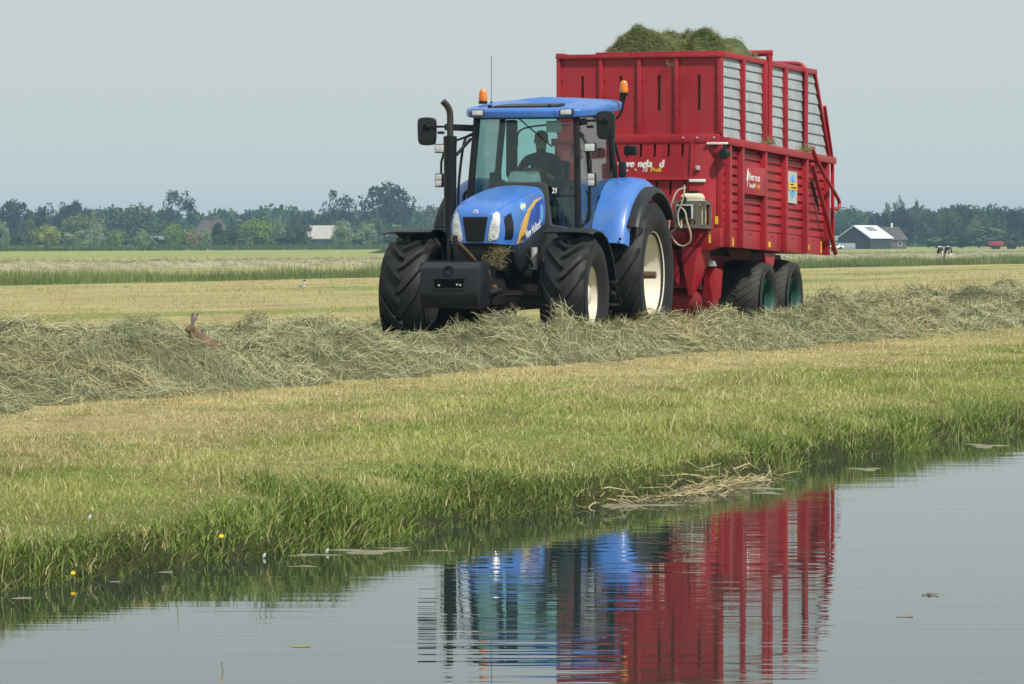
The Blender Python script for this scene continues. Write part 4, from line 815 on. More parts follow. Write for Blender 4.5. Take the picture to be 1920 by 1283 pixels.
# body inside: floor, left wall, packed load seen through the slots
W_(MB().box(-1.1,1.1,.05,6.6,1.36,1.45),'bed_floor',M['redd'])
ribs = [.2,.92,2.26,3.53,4.85,6.27]; bays = [(.06,.155),(.245,.875),(.965,2.215),(2.305,3.485),(3.575,4.805),(4.895,6.225),(6.315,6.62)]
def slat(sd, y0, y1, z, p, proud, rec, lap=False):
    X = lambda v: sd*(HWD+v)
    pr=[(X(-.02),z),(X(proud),z),(X(proud),z+p*.55),(X(rec),z+p*.72),(X(rec),z+p-.003),(X(-.02),z+p-.003)] if not lap else [(X(-.03),z),(X(proud),z),(X(proud),z+p*.12),(X(rec+.002),z+p-.002),(X(-.03),z+p-.002)]
    return MB().prism(pr,'y',y0,y1)
P1 = (2.735-1.60)/9
for sd in (1,-1):
    for (y0,y1) in bays:
        for k in range(9): W_(slat(sd,y0,y1,1.60+P1*k,P1,.034,.004),'side_slat',RED)
        W_(MB().box(min(sd*1.15,sd*1.19),max(sd*1.15,sd*1.19),y0,y1,1.335,1.595),'sill_sheet',RED,bevel=.005)
        if y1-y0 > .5:
            yc=(y0+y1)/2; W_(MB().box(min(sd*1.19,sd*1.2),max(sd*1.19,sd*1.2),yc-.05,yc-.02,1.53,1.55).box(min(sd*1.19,sd*1.2),max(sd*1.19,sd*1.2),yc+.02,yc+.05,1.53,1.55),'latch',M['redd'])
    for y_ in ribs: W_(MB().box(min(sd*1.15,sd*1.275),max(sd*1.15,sd*1.275),y_-.045,y_+.045,1.335,2.745),'side_rib',RED,bevel=.008)
    W_(MB().box(min(sd*1.13,sd*1.29),max(sd*1.13,sd*1.29),.03,6.70,2.745,2.85),'side_rail',RED,bevel=.01)
    W_(MB().box(min(sd*1.12,sd*1.2),max(sd*1.12,sd*1.2),.0,.06,1.335,2.745),'corner_post',RED,bevel=.006)
    # upper side: galvanised slats between red posts, the rear edge raked
    up = [0.03,1.12,2.40,3.67,4.93,6.65]; P2=(3.985-2.86)/8
    def yrear(z): return np.interp(z-SL*0, [2.85,4.05], [6.62,5.62])
    for i in range(5):
        y0 = up[i]+.05; y1 = up[i+1]-.05
        for k in range(8):
            z=2.86+P2*k; ye=y1 if i<4 else float(yrear(z+P2*.5+.1))-.06
            ye0=ye if i<4 else float(yrear(z+.1))-.03
            s_=slat(sd,y0,ye0,z,P2,.022,.0,True)
            if i==4: s_.v=[(a,b if b<y0+.01 else ye0-(c-z)*(6.62-5.62)/1.2,c) for a,b,c in s_.v]
            s_.v=[(a,b,c+.018*b*(c-2.86)/1.1) for a,b,c in s_.v]
            W_(s_,'upper_slat',M['galv'],smooth=10)
    for y_ in up[1:5]: W_(MB().box(min(sd*1.15,sd*1.245),max(sd*1.15,sd*1.245),y_-.04,y_+.04,2.852,3.99+.018*y_),'upper_post',RED,bevel=.007)
    W_(MB().box(min(sd*1.12,sd*1.2),max(sd*1.12,sd*1.2),.03,.075,2.852,3.96),'corner_post',RED,bevel=.006)
    W_(MB().bar((sd*1.17,.03,4.005),(sd*1.17,5.70,4.105),.10,.08),'top_rail',RED,bevel=.01)
    W_(MB().bar((sd*1.17,5.69,4.09),(sd*1.17,6.66,2.86),.07,.08),'rear_post',RED,bevel=.01)
    W_(MB().bar((sd*1.21,6.23,3.62),(sd*1.21,6.76,2.80),.05,.05).bar((sd*1.21,6.76,2.80),(sd*1.21,6.80,1.40),.05,.06),'tailgate_frame',RED,bevel=.01)
    # lift arms and ram near the tail
    W_(MB().tube(catmull([(sd*1.30,5.02,2.92),(sd*1.32,5.55,2.62),(sd*1.34,6.55,2.22),(sd*1.34,6.66,2.14),(sd*1.34,6.60,2.06),(sd*1.30,6.35,2.05)],4),.030,8),'tailgate_arm',RED)
    W_(MB().tube([(sd*1.30,5.02,2.68),(sd*1.32,5.80,1.98),(sd*1.33,6.45,1.36)],.036,8),'tailgate_arm',RED)
    W_(MB().tube([(sd*1.31,4.92,2.42),(sd*1.32,5.25,2.10)],.028,8).tube([(sd*1.32,5.25,2.10),(sd*1.32,5.35,1.98)],.014,8),'tailgate_ram',M['steel'])
W_(MB().box(-1.16,1.16,6.66,6.72,1.36,2.80),'tailgate',RED,bevel=.01)
W_(MB().add([(-1.14,6.66,2.82),(1.14,6.66,2.82),(1.14,5.72,4.08),(-1.14,5.72,4.08),(-1.14,6.62,2.82),(1.14,6.62,2.82),(1.14,5.68,4.08),(-1.14,5.68,4.08)],[(0,1,2,3),(7,6,5,4),(0,3,7,4),(1,5,6,2),(0,4,5,1),(3,2,6,7)]),'tailgate_upper',M['galv'])
# hoops over the top
W_(MB().tube([(1.235,2.58,2.87),(1.235,2.58,4.20)],.048,12).tube([(1.28,2.58,4.185),(-1.28,2.58,4.185)],.046,12).tube([(-1.235,2.58,2.87),(-1.235,2.58,4.15)],.048,12),'roof_hoop',RED)
W_(MB().tube(catmull([(1.235,4.87,2.87),(1.235,4.87,3.4),(1.235,4.87,3.98),(1.20,4.87,4.13),(1.06,4.87,4.185),(.5,4.87,4.19),(-.5,4.87,4.19),(-1.06,4.87,4.185),(-1.20,4.87,4.13),(-1.235,4.87,3.98),(-1.235,4.87,2.87)],4),.036,10),'roof_hoop',RED)
# boards and stickers on the side
bd = W_(MB().box(1.255,1.268,.98,2.215,2.10,2.50),'name_board',RED,bevel=.003)
SY = lambda y_: SL*y_
text('side_lettering','Kver ne an',.155,(1.2695,1.24,2.30+SY(1.3)),(R(90),R(1.3),R(90)),M['white'],wg,.001,.003,.93)
text('side_lettering','Taarup 870',.085,(1.2695,1.24,2.20+SY(1.3)),(R(90),R(1.3),R(90)),M['white'],wg,.001,.001,.95)
text('side_lettering','Proff',.085,(1.2695,1.71,2.195+SY(1.7)),(R(90),R(1.3),R(90)),M['yellow'],wg,.001,.001,.95)
W_(MB().prism([(1.13,2.38),(1.17,2.46),(1.20,2.46),(1.22,2.40),(1.20,2.32),(1.17,2.28),(1.16,2.19),(1.15,2.19),(1.14,2.28),(1.09,2.31),(1.12,2.34)],'x',1.269,1.271),'emblem',M['white'],bd)
stk = W_(MB().box(1.215,1.222,3.80,4.36,2.06,2.53),'dealer_sticker',M['print_grey'])
W_(MB().prism([(4.08+.20*math.cos(2*math.pi*k/20),2.31+.17*math.sin(2*math.pi*k/20)) for k in range(20)],'x',1.223,1.225),'sticker_disc',M['dealer_blue'],stk)
W_(MB().prism([(4.08+.10*math.cos(2*math.pi*k/20),2.31+.085*math.sin(2*math.pi*k/20)) for k in range(20)],'x',1.2251,1.227),'sticker_disc',M['navy'],stk)
W_(MB().box(1.2275,1.2285,3.81,4.35,2.255,2.37),'sticker_band',M['yellow'],stk)
W_(MB().box(1.229,1.2295,3.9,4.12,2.325,2.345).box(1.229,1.2295,3.95,4.3,2.28,2.30),'sticker_print',M['steel'],stk)
for y_,z_,a,b in ((.62,1.41,.03,.06),(2.75,1.42,.06,.04),(5.2,1.43,.08,.04),(6.05,1.45,.03,.09)): W_(MB().box(1.193,1.197,y_-a,y_+a,z_-b,z_+b),'warning_sticker',M['yellow'])
# front sill box and shaft guard under the tank
W_(MB().prism([(.70,1.34),(.97,1.26),(1.20,1.33),(1.20,1.585),(.97,1.575),(.70,1.575)],'y',-.09,.12),'front_sill_box',RED,bevel=.012)
W_(MB().tube([(-.9,.05,1.46),(.72,.0,1.46)],.12,16),'drive_shaft_guard',M['redd'])
W_(MB().box(1.03,1.06,-.095,-.09,1.38,1.50),'warning_sticker',M['yellow'])
W_(MB().box(1.02,1.045,-.094,-.09,1.52,1.55),'label_plate',M['print_grey'])
# additive tank in its steel frame, with hoses
tk = W_(MB().loft([[(x_,y_,z_) for x_,y_ in ((.68,-.40),(1.02,-.40),(1.02,-.14),(.68,-.14))] for z_ in (1.61,1.98)]),'additive_tank',M['tank'],bevel=.05)
W_(MB().loft([[(x_,y_,z_) for x_,y_ in ((.70+i_,-.38+i_),(1.0-i_,-.38+i_),(1.0-i_,-.16-i_),(.70+i_,-.16-i_))] for z_,i_ in ((1.975,0),(2.03,.005),(2.06,.03))]),'tank_top',M['tank'],tk,bevel=.02)
W_(MB().lathe([(0,.07),(.045,.07),(.05,.05),(.05,0)],(.86,-.27,2.05),'z',16),'tank_cap',M['black'],tk)
fr=MB()
for x_ in (.645,1.055):
    for y_ in (-.44,-.10): fr.bar((x_,y_,1.59),(x_,y_,1.95),.035,.035)
for z_ in (1.60,1.93):
    fr.bar((.63,-.44,z_),(1.07,-.44,z_),.035,.05).bar((.63,-.10,z_),(1.07,-.10,z_),.035,.05)
    for x_ in (.645,1.055): fr.bar((x_,-.46,z_),(x_,-.08,z_),.035,.05)
fr.bar((.96,-.445,1.60),(.96,-.445,1.95),.05,.02)
W_(fr,'tank_frame',M['frame'],tk)
W_(MB().box(.66,.90,-.475,-.425,1.70,1.90),'pump_box',M['print_grey'],tk,bevel=.012); W_(MB().box(.675,.88,-.48,-.476,1.71,1.885),'pump_window',M['black'],tk)
W_(MB().box(.66,.93,-.44,-.30,1.60,1.69),'pump_tray',M['rust'],tk,bevel=.01)
W_(MB().lathe([(-.03,.04),(.0,.045),(.01,0)],(.775,-.46,1.975),'y',14),'pump_gauge',M['frame'],tk)
for pts_,r_ in (([(.78,-.46,2.17),(.78,-.48,2.05),(.75,-.49,1.92),(.70,-.50,1.78),(.71,-.50,1.64),(.75,-.50,1.58),(.74,-.48,1.68)],.013),([(.76,-.30,2.14),(.66,-.36,2.10),(.60,-.42,1.95),(.57,-.44,1.75),(.55,-.44,1.55),(.50,-.40,1.46)],.011),([(.74,-.48,1.86),(.80,-.50,1.80),(.83,-.50,1.66),(.88,-.50,1.50),(.86,-.48,1.38),(.76,-.46,1.33),(.66,-.44,1.37),(.58,-.42,1.48)],.013),([(.50,-.4,1.45),(.58,-.42,1.52),(.66,-.44,1.58)],.012)):
    W_(MB().tube(catmull(pts_,5),r_,6),'hose',M['hose'],tk)
# corner lamp on its bracket
W_(MB().box(1.0,1.30,-.10,-.06,2.745,2.775),'lamp_bracket',M['white'],bevel=.004)
lp=W_(MB().ball((1.25,-.06,2.62),(.085,.09,.075),14,8),'work_lamp',M['black']); W_(MB().lathe([(0,.075),(-.06,.06),(-.06,0)],(1.25,-.10,2.61),'y',14).bar((1.25,-.07,2.68),(1.25,-.07,2.76),.04,.04),'lamp_hood',M['grey'],lp)
# chassis, drawbar, pick-up guards
MB().box(-.55,-.40,-.9,6.4,1.05,1.25).box(.40,.55,-.9,6.4,1.05,1.25).map(sh).build('chassis_rail',M['redd'],wg,bevel=.01)
MB().bar((-.45,-.6,1.1),(0,-2.3,.62),.12,.14).bar((.45,-.6,1.1),(0,-2.3,.62),.12,.14).bar((0,-2.2,.62),(0,-2.7,.60),.12,.10).build('drawbar',M['redd'],wg,bevel=.01)
MB().prism([(.28,1.33),(.50,1.33),(.56,1.20),(.62,.98),(.60,.80),(.47,.95),(.34,1.08),(.28,1.2)],'y',-.12,.0).build('pickup_guard',RED,wg,bevel=.012)
MB().add([(.66,-.15,1.33),(.90,-.15,1.31),(.99,.10,1.32),(.74,.12,1.33),(.665,-.15,1.12),(.86,-.20,1.10),(.975,.08,1.05),(.80,.12,.72),(.745,-.12,.66),(.775,-.10,.645)],[(0,4,5,1),(1,5,6,2),(4,8,9,5),(5,9,7,6),(0,1,2,3),(3,2,6,7),(0,3,7,8,4),(8,7,9)]).build('pickup_chute',RED,wg)
MB().add([(.86,.15,1.08),(1.06,.10,1.05),(1.13,.30,1.0),(.93,.35,1.05),(.90,.15,.88),(.98,.12,.86),(1.03,.14,.58),(1.10,.3,.62),(.98,.08,.50),(.86,.2,.62)],[(0,4,5,1),(1,5,6,2),(2,6,7),(5,4,9,8,6),(0,1,2,3),(0,3,9,4),(2,7,3),(3,7,9),(6,8,7),(7,8,9)]).build('pickup_chute',RED,wg)
MB().prism([(.96,1.06),(1.0,1.15),(1.06,1.13),(1.09,1.06)],'y',.08,.12).build('guard_tab',M['print_grey'],wg)
MB().tube([(-1.0,.35,.55),(1.0,.35,.55)],.20,18).build('pickup_drum',M['redd'],wg)
tn=MB()
for k in range(22):
    a=k*.9; tn.tube([(-.95+.09*k,.35-.18*math.cos(a),.55+.18*math.sin(a)),(-.95+.09*k,.35-.36*math.cos(a+.2),.55+.36*math.sin(a+.2))],.008,5)
tag(tn.build('pickup_tines',M['steel'],wg),kind='stuff')
MB().box(-.95,.80,.05,.9,.75,1.30).build('pickup_housing',M['redd'],wg,bevel=.03)
MB().box(-.5,.5,.9,6.3,1.18,1.33).map(sh).build('underbody',M['steel'],wg)
MB().prism([(2.75,1.30),(3.45,1.30),(3.30,1.12),(3.10,.95),(2.98,.98)],'x',1.06,1.12).map(sh).build('spring_bracket',RED,wg,bevel=.008)
MB().prism([(2.75,1.30),(4.3,1.30),(3.75,.9),(3.60,.85)],'x',.45,.55).build('axle_beam',M['redd'],wg)
wt = with_mat(tyre_mb(.575,.74,.32,30,.012,.035,.42,crown=.02,n=56),'wagon_tyre',M['rubber2'])
wrm = MB().lathe([(.365,.318),(.35,.30),(.30,.285),(.12,.275),(.02,.25),(-.02,.23),(-.02,.17),(.03,.14),(.05,.09),(.16,.085),(.17,.0)],n=36).lathe([(-.37,.33),(-.34,.31),(-.2,.27),(-.05,.2),(-.05,0)],n=36)
wr = with_mat(wrm,'wagon_rim',M['green']); wn = with_mat(bolts(.155,.03,8),'wheel_nuts',M['steel'])
for y_ in (2.86,4.50):
    MB().tube([(-.75,y_,.575),(.75,y_,.575)],.06,10).build('axle',M['steel'],wg)
    for sd in (-1,1): wheel('wagon_wheel',wg,(sd*.80,y_,.565),sd,wt,[('rim',wr),('wheel_nuts',wn)])

# ------------------------------------------------------------------ load of cut grass heaped on the wagon
def w2w(x_,y_,z_):
    c_,s_=math.cos(WTH),math.sin(WTH); return (WX+c_*x_+s_*y_, WY-s_*x_+c_*y_, z_)
ld = empty('grass_load', (WX,WY,0), -WTH); tag(ld,'heap of dark green cut grass piled on top of the wagon','grass load')
def load_z(x_,y_):
    hump = .27*np.exp(-((x_+.2)/.36)**2)+.23*np.exp(-((x_-.78)/.32)**2)+.16*np.exp(-((x_-.25)/.3)**2)
    e = sstep(-.78,-.5,x_)*(1-sstep(1.05,1.22,x_))*sstep(.08,.35,y_)*(1-sstep(2.0,2.9,y_))
    return 3.98+SL*y_+e*(.06+.88*hump+.34*(fbm(x_*3.6+5,y_*2.6,121,3)-.5)+.26*(fbm(x_*8+5,y_*8,122,2)-.5))-(1-e)*.10
lx = np.linspace(-1.1,1.12,60); ly=np.linspace(.05,5.6,80); LX,LY=np.meshgrid(lx,ly,indexing='ij'); LZ=load_z(LX,LY); LZ=np.where(LY>3,LZ-.03-.05*fbm(LX*2,LY*2,5),LZ)
ii=np.arange(LX.size).reshape(LX.shape); q=np.stack([ii[:-1,:-1],ii[1:,:-1],ii[1:,1:],ii[:-1,1:]],-1).reshape(-1,4)
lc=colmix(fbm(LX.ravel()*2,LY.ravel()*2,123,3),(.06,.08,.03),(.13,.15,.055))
o=link('load_surface',np_mesh('load_surface',np.stack([LX,LY,LZ],-1).reshape(-1,3),q,None,lc),M['hay'],ld); o.data.polygons.foreach_set('use_smooth',[True]*len(o.data.polygons))
pk=MB().box(-1.1,1.1,.035,5.5,1.46,3.75).map(sh).build('packed_grass',M['hay'],ld)
a=pk.data.attributes.new('Col','FLOAT_COLOR','POINT'); a.data.foreach_set('color',np.tile([.10,.095,.045,1],len(pk.data.vertices)).astype(np.float32))
n=42000; x=rng.uniform(-.80,1.17,n); y=np.abs(rng.normal(0,.75,n))+.12; e=.05; z=load_z(x,y); k=z>4.0; x,y,z=x[k],y[k],z[k]; n=len(x)
nx=-(load_z(x+e,y)-load_z(x-e,y))/(2*e); ny=-(load_z(x,y+e)-load_z(x,y-e))/(2*e); Nn=np.stack([nx,ny,np.ones(n)],1); Nn/=np.linalg.norm(Nn,axis=1)[:,None]
th=2*np.pi*fbm(x*1.4,y*1.4,125,2)*2+rng.normal(0,.8,n); D=np.stack([np.cos(th),np.sin(th),np.zeros(n)],1); D-=Nn*(D*Nn).sum(1)[:,None]; D+=Nn*rng.normal(0,.35,n)[:,None]; D/=np.linalg.norm(D,axis=1)[:,None]
c=colmix(fbm(x*2.5,y*2.5,126,3)*1.5-.25+.4*(rng.random(n)-.5),(.075,.105,.035),(.27,.29,.12)); c=np.where((rng.random(n)<.10)[:,None],np.array([.28,.25,.11]),c)
o=strands('loose_blades',np.stack([x,y,z],1)+Nn*rng.uniform(-.04,.035,n)[:,None],D,Nn,rng.uniform(.05,.16,n)*np.where(rng.random(n)<.04,1.8,1),rng.uniform(.003,.006,n),rng.normal(0,.6,(n,2)),c,M['hay'],ld); tag(o,kind='stuff')
# wisps caught on the side rail and hoops
for (wx_,wy_,wz_,nn) in ((1.26,2.45,2.86,160),(1.26,4.80,2.86,260),(1.17,1.9,4.06,90),(.45,-.06,3.93,14)):
    P=np.stack([rng.normal(wx_,.03,nn),rng.normal(wy_,.16 if nn>20 else .01,nn),wz_+SL*wy_+np.abs(rng.normal(0,.04,nn))-(.08 if nn<20 else 0)],1); D=np.stack([rng.normal(0,.4,nn),rng.normal(0,1,nn),rng.normal(0,.5,nn)],1); D/=np.linalg.norm(D,axis=1)[:,None]
    Nn=np.cross(D,rng.normal(0,1,(nn,3))); Nn/=np.linalg.norm(Nn,axis=1)[:,None]
    o=strands('grass_wisp',P,D,Nn,rng.uniform(.05,.16,nn),rng.uniform(.004,.008,nn),rng.normal(0,.5,(nn,2)),colmix(rng.random(nn),(.13,.14,.05),(.30,.28,.12)),M['hay'],ld); tag(o,kind='stuff')
# ------------------------------------------------------------------ animals
def pix(px, py, z):            # point at height z that shows at that place of the photograph
    Y = 7500*(CAM_H-z)/(py-452); return (px-960)*Y/7500, Y
def mat_hare():
    m,t,o=nodes('hare_fur'); L=t.links.new; p=t.nodes.new('ShaderNodeBsdfPrincipled'); p.inputs['Roughness'].default_value=.9
    tc=t.nodes.new('ShaderNodeTexCoord'); n=t.nodes.new('ShaderNodeTexNoise'); n.inputs['Scale'].default_value=9; n.inputs['Detail'].default_value=6; L(tc.outputs['Object'],n.inputs['Vector'])
    cr=t.nodes.new('ShaderNodeValToRGB'); cr.color_ramp.elements[0].position=.35; cr.color_ramp.elements[0].color=(.07,.05,.035,1); cr.color_ramp.elements[1].position=.7; cr.color_ramp.elements[1].color=(.20,.12,.07,1)
    L(n.outputs[0],cr.inputs[0]); L(cr.outputs[0],p.inputs['Base Color']); L(p.outputs[0],o.inputs[0]); return m
hj=[(.20,0,.12,.10,.10),(.12,0,.20,.10,.115),(.02,0,.27,.085,.11),(-.035,-.0,.33,.062,.075),(-.055,0,.375,.048,.052),(-.075,-.01,.41,.050,.056),(-.115,-.015,.39,.034,.036),(-.145,-.018,.372,.018,.02)]
he=[(i,i+1) for i in range(7)]
for sd in (-1,1):
    b_=len(hj); hj+= [(-.03,sd*.05,.16,.028),(-.05,sd*.045,.06,.018),(-.09,sd*.045,.012,.016)]; he+=[(2,b_),(b_,b_+1),(b_+1,b_+2)]
    b_=len(hj); hj+= [(.16,sd*.09,.09,.055),(.10,sd*.10,.03,.025),(.0,sd*.10,.014,.018)]; he+=[(0,b_),(b_,b_+1),(b_+1,b_+2)]
b_=len(hj); hj+=[(.30,0,.10,.03),(.345,0,.13,.02)]; he+=[(0,b_),(b_,b_+1)]
hare=skin_body('hare',hj,he,mat_hare(),None,2); hxx,hyy=-3.30,42.0; hare.location=(hxx,hyy,.075); hare.rotation_euler=(0,0,R(28)); hare.scale=(1.04,1.04,1.04)
tag(hare,'brown hare sitting upright with long ears raised in the hay','hare')
M['ear']=mat('hare_ear',(.17,.15,.15),.9,var=.25,scale=30); M['eye']=mat('dark_eye',(.008,.007,.006),.2)
for sd,dx in ((-1,-.02),(1,.035)):
    er=MB().loft([[( -.06+dx*t*1.7+.02*t+wd*math.cos(a)*.9, sd*.018+sd*.02*t+.008*math.sin(a), .425+.13*t) for a in [2*math.pi*k/8 for k in range(8)]] for t,wd in ((0,.012),(.25,.022),(.55,.025),(.85,.017),(1,.004))]).build('ear',M['ear'],hare)
    MB().loft([[( -.06+dx*t*1.7+.02*t+wd*math.cos(a)*.9, sd*.018+sd*.02*t+.0095*math.sin(a), .425+.13*t) for a in [2*math.pi*k/8 for k in range(8)]] for t,wd in ((.84,.0175),(.93,.012),(1.01,.004))]).build('ear_tip',M['hair'],er)
    MB().ball((-.088,sd*.036,.405),.009,8,6).build('eye',M['eye'],hare)
# gulls
M['gull']=mat('gull_white',(.72,.73,.75),.7,var=.05); M['gull_hood']=mat('gull_hood',(.02,.015,.012),.7); M['gull_wing']=mat('gull_wing',(.36,.38,.42),.7,var=.1); M['gull_leg']=mat('gull_leg',(.25,.03,.02),.6)
def make_gull(detail=True):
    secs=[]; 
    for t,(y_,z_,rx,rz) in enumerate([(.20,.15,.012,.008),(.13,.165,.035,.03),(.05,.18,.058,.055),(-.03,.20,.062,.068),(-.09,.24,.048,.055),(-.115,.29,.034,.036),(-.12,.335,.028,.028)]):
        secs.append([(rx*math.cos(a),y_,z_+rz*math.sin(a)) if t<5 else (rx*math.cos(a),y_-rz*math.sin(a)*.9,z_+.0) for a in [2*math.pi*k/12 for k in range(12)]])
    g=MB().loft(secs).build('gull',M['gull'],None,smooth=80)
    MB().ball((0,-.135,.362),(.03,.036,.034),12,8).build('head',M['gull_hood'],g)
    MB().loft([[(.006*math.cos(a),-.165,.355+.006*math.sin(a)) for a in (0,2,4)],[(.001*math.cos(a),-.205,.345+.001*math.sin(a)) for a in (0,2,4)]]).build('beak',M['gull_leg'],g)
    for sd in (-1,1):
        MB().loft([[(sd*(.052+w_*math.cos(a)*.3),y_,z_+w_*math.sin(a)) for a in [2*math.pi*k/8 for k in range(8)]] for y_,z_,w_ in ((-.06,.21,.03),(.02,.20,.04),(.13,.18,.03),(.27,.165,.006))]).build('wing',M['gull_wing'],g)
        MB().tube([(sd*.025,.02,.13),(sd*.025,.01,.0),(sd*.025,-.03,.003)],.005,5).build('leg',M['gull_leg'],g)
    return g
def copy_tree(o, parent=None):
    c_=o.copy(); col.objects.link(c_); c_.parent=parent
    for ch in list(o.children): copy_tree(ch,c_)
    return c_
def put(o,x_,y_,rz=0,sc=1,dz=0): o.location=(x_,y_,float(ground(x_,y_))+dz); o.rotation_euler=(0,0,rz); o.scale=(sc,sc,sc)
gull=make_gull(); Y=7500*(CAM_H+.12)/(549-452); put(gull,(568-960)*Y/7500,Y,R(25)); gull.scale=(.95,.95,.95)
for _ in range(3):
    zz=float(ground(gull.location.x,gull.location.y)); Y=7500*(CAM_H-zz)/(549-452); put(gull,(568-960)*Y/7500,Y,R(20),.95)
tag(gull,'black-headed white gull standing on the mown field behind the swath','gull')
GL=['tiny white gull on the far field below the small olive trees at left','tiny white gull on the far field left of the farmhouse','left one of a pair of tiny gulls below the farmhouse','right one of a pair of tiny gulls below the farmhouse','tiny white gull on the far field below the slim willow','tiny white gull just left of the far barn','tiny white gull straight below the left end of the far barn','tiny white gull on the far field right of the far barn']
for i,(px,py) in enumerate(((178,469.5),(352,471),(389,471),(394,471.5),(532,472),(548,473),(571,472),(632,474))):
    Y=400.
    for _ in range(4): zz=float(ground((px-960)*Y/7500,Y)); Y=7500*(CAM_H-zz)/(py-452)
    g_=copy_tree(gull); put(g_,(px-960)*Y/7500,Y,R(30+70*i),1.0)
    tag(g_,GL[i],'gull','far gulls on the field')
# cows
def mat_cow(seed):
    m,t,o=nodes('cow_hide'); L=t.links.new; p=t.nodes.new('ShaderNodeBsdfPrincipled'); p.inputs['Roughness'].default_value=.7
    tc=t.nodes.new('ShaderNodeTexCoord'); mp=t.nodes.new('ShaderNodeMapping'); mp.inputs['Location'].default_value=(seed,seed*.7,0); L(tc.outputs['Object'],mp.inputs[0]); n=t.nodes.new('ShaderNodeTexNoise'); n.inputs['Scale'].default_value=1.5; n.inputs['Detail'].default_value=1; L(mp.outputs[0],n.inputs['Vector'])
    sp=t.nodes.new('ShaderNodeSeparateXYZ'); L(tc.outputs['Object'],sp.inputs[0])
    lo=t.nodes.new('ShaderNodeMapRange'); lo.inputs[1].default_value=.75; lo.inputs[2].default_value=.45; lo.inputs[3].default_value=0; lo.inputs[4].default_value=.4; L(sp.outputs[2],lo.inputs[0])
    hi=t.nodes.new('ShaderNodeMapRange'); hi.inputs[1].default_value=1.28; hi.inputs[2].default_value=1.42; hi.inputs[3].default_value=0; hi.inputs[4].default_value=.35; L(sp.outputs[2],hi.inputs[0])
    ad=t.nodes.new('ShaderNodeMath'); ad.operation='ADD'; L(n.outputs[0],ad.inputs[0]); L(lo.outputs[0],ad.inputs[1]); a2=t.nodes.new('ShaderNodeMath'); a2.operation='ADD'; L(ad.outputs[0],a2.inputs[0]); L(hi.outputs[0],a2.inputs[1])
    cr=t.nodes.new('ShaderNodeValToRGB'); cr.color_ramp.interpolation='CONSTANT'; cr.color_ramp.elements[0].color=(.012,.012,.014,1); cr.color_ramp.elements[1].position=.60; cr.color_ramp.elements[1].color=(.68,.66,.62,1); L(a2.outputs[0],cr.inputs[0]); L(cr.outputs[0],p.inputs['Base Color']); L(p.outputs[0],o.inputs[0]); return m
def cow(loc,rz,seed,hx_,label):
    J=[(0,.0,1.17,.26,.24),(0,.35,1.14,.33,.33),(0,.85,1.10,.36,.36),(0,1.3,1.10,.31,.34),(0,1.55,1.15,.22,.24),(hx_*.4,1.85,.85,.14,.17),(hx_*.8,2.0,.5,.11,.13),(hx_,2.05,.30,.10,.11),(hx_*1.05,2.12,.10,.07,.075)]; E_=[(i,i+1) for i in range(8)]
    for sd in (-1,1):
        for y_,nm in ((.05,'h'),(1.35,'f')):
            b_=len(J)
            if nm=='h': J+=[(sd*.20,-.02,.86,.16,.13),(sd*.21,.0,.62,.085),(sd*.20,.10 if 0 else -.08,.46,.062),(sd*.20,-.03,.20,.045),(sd*.20,-.02,.05,.06)]
            else: J+=[(sd*.20,1.38,.80,.12),(sd*.19,1.40,.48,.065),(sd*.19,1.39,.22,.045),(sd*.19,1.37,.05,.06)]
            E_+=[(0 if nm=='h' else 3,b_)]+[(b_+i,b_+i+1) for i in range(4 if nm=='h' else 3)]
        b_=len(J); J+=[(hx_+sd*.16,2.0,.40,.035),]; E_+=[(7,b_)]
    b_=len(J); J+=[(0,-.26,1.16,.035),(0,-.32,.85,.025),(.02,-.31,.55,.022),(.02,-.31,.42,.045)]; E_+=[(0,b_)]+[(b_+i,b_+i+1) for i in range(3)]
    o=skin_body('cow',J,E_,mat_cow(seed),None,1); o.location=loc; o.rotation_euler=(0,0,rz); tag(o,label,'cow','cows grazing by the sedge strip'); return o
for px,rz,seed,hx_,lb in ((1763,R(-4),3.1,.45,'left of the two black-and-white cows grazing on the far right'),(1780,R(3),7.7,-.25,'right of the two black-and-white cows, white patches on its rump')):
    Y=390.; X=(px-960)*Y/7500; zz=float(ground(X,Y)); c_=cow((X,Y,zz),rz,seed,hx_,lb); c_.scale=(.95,)*3

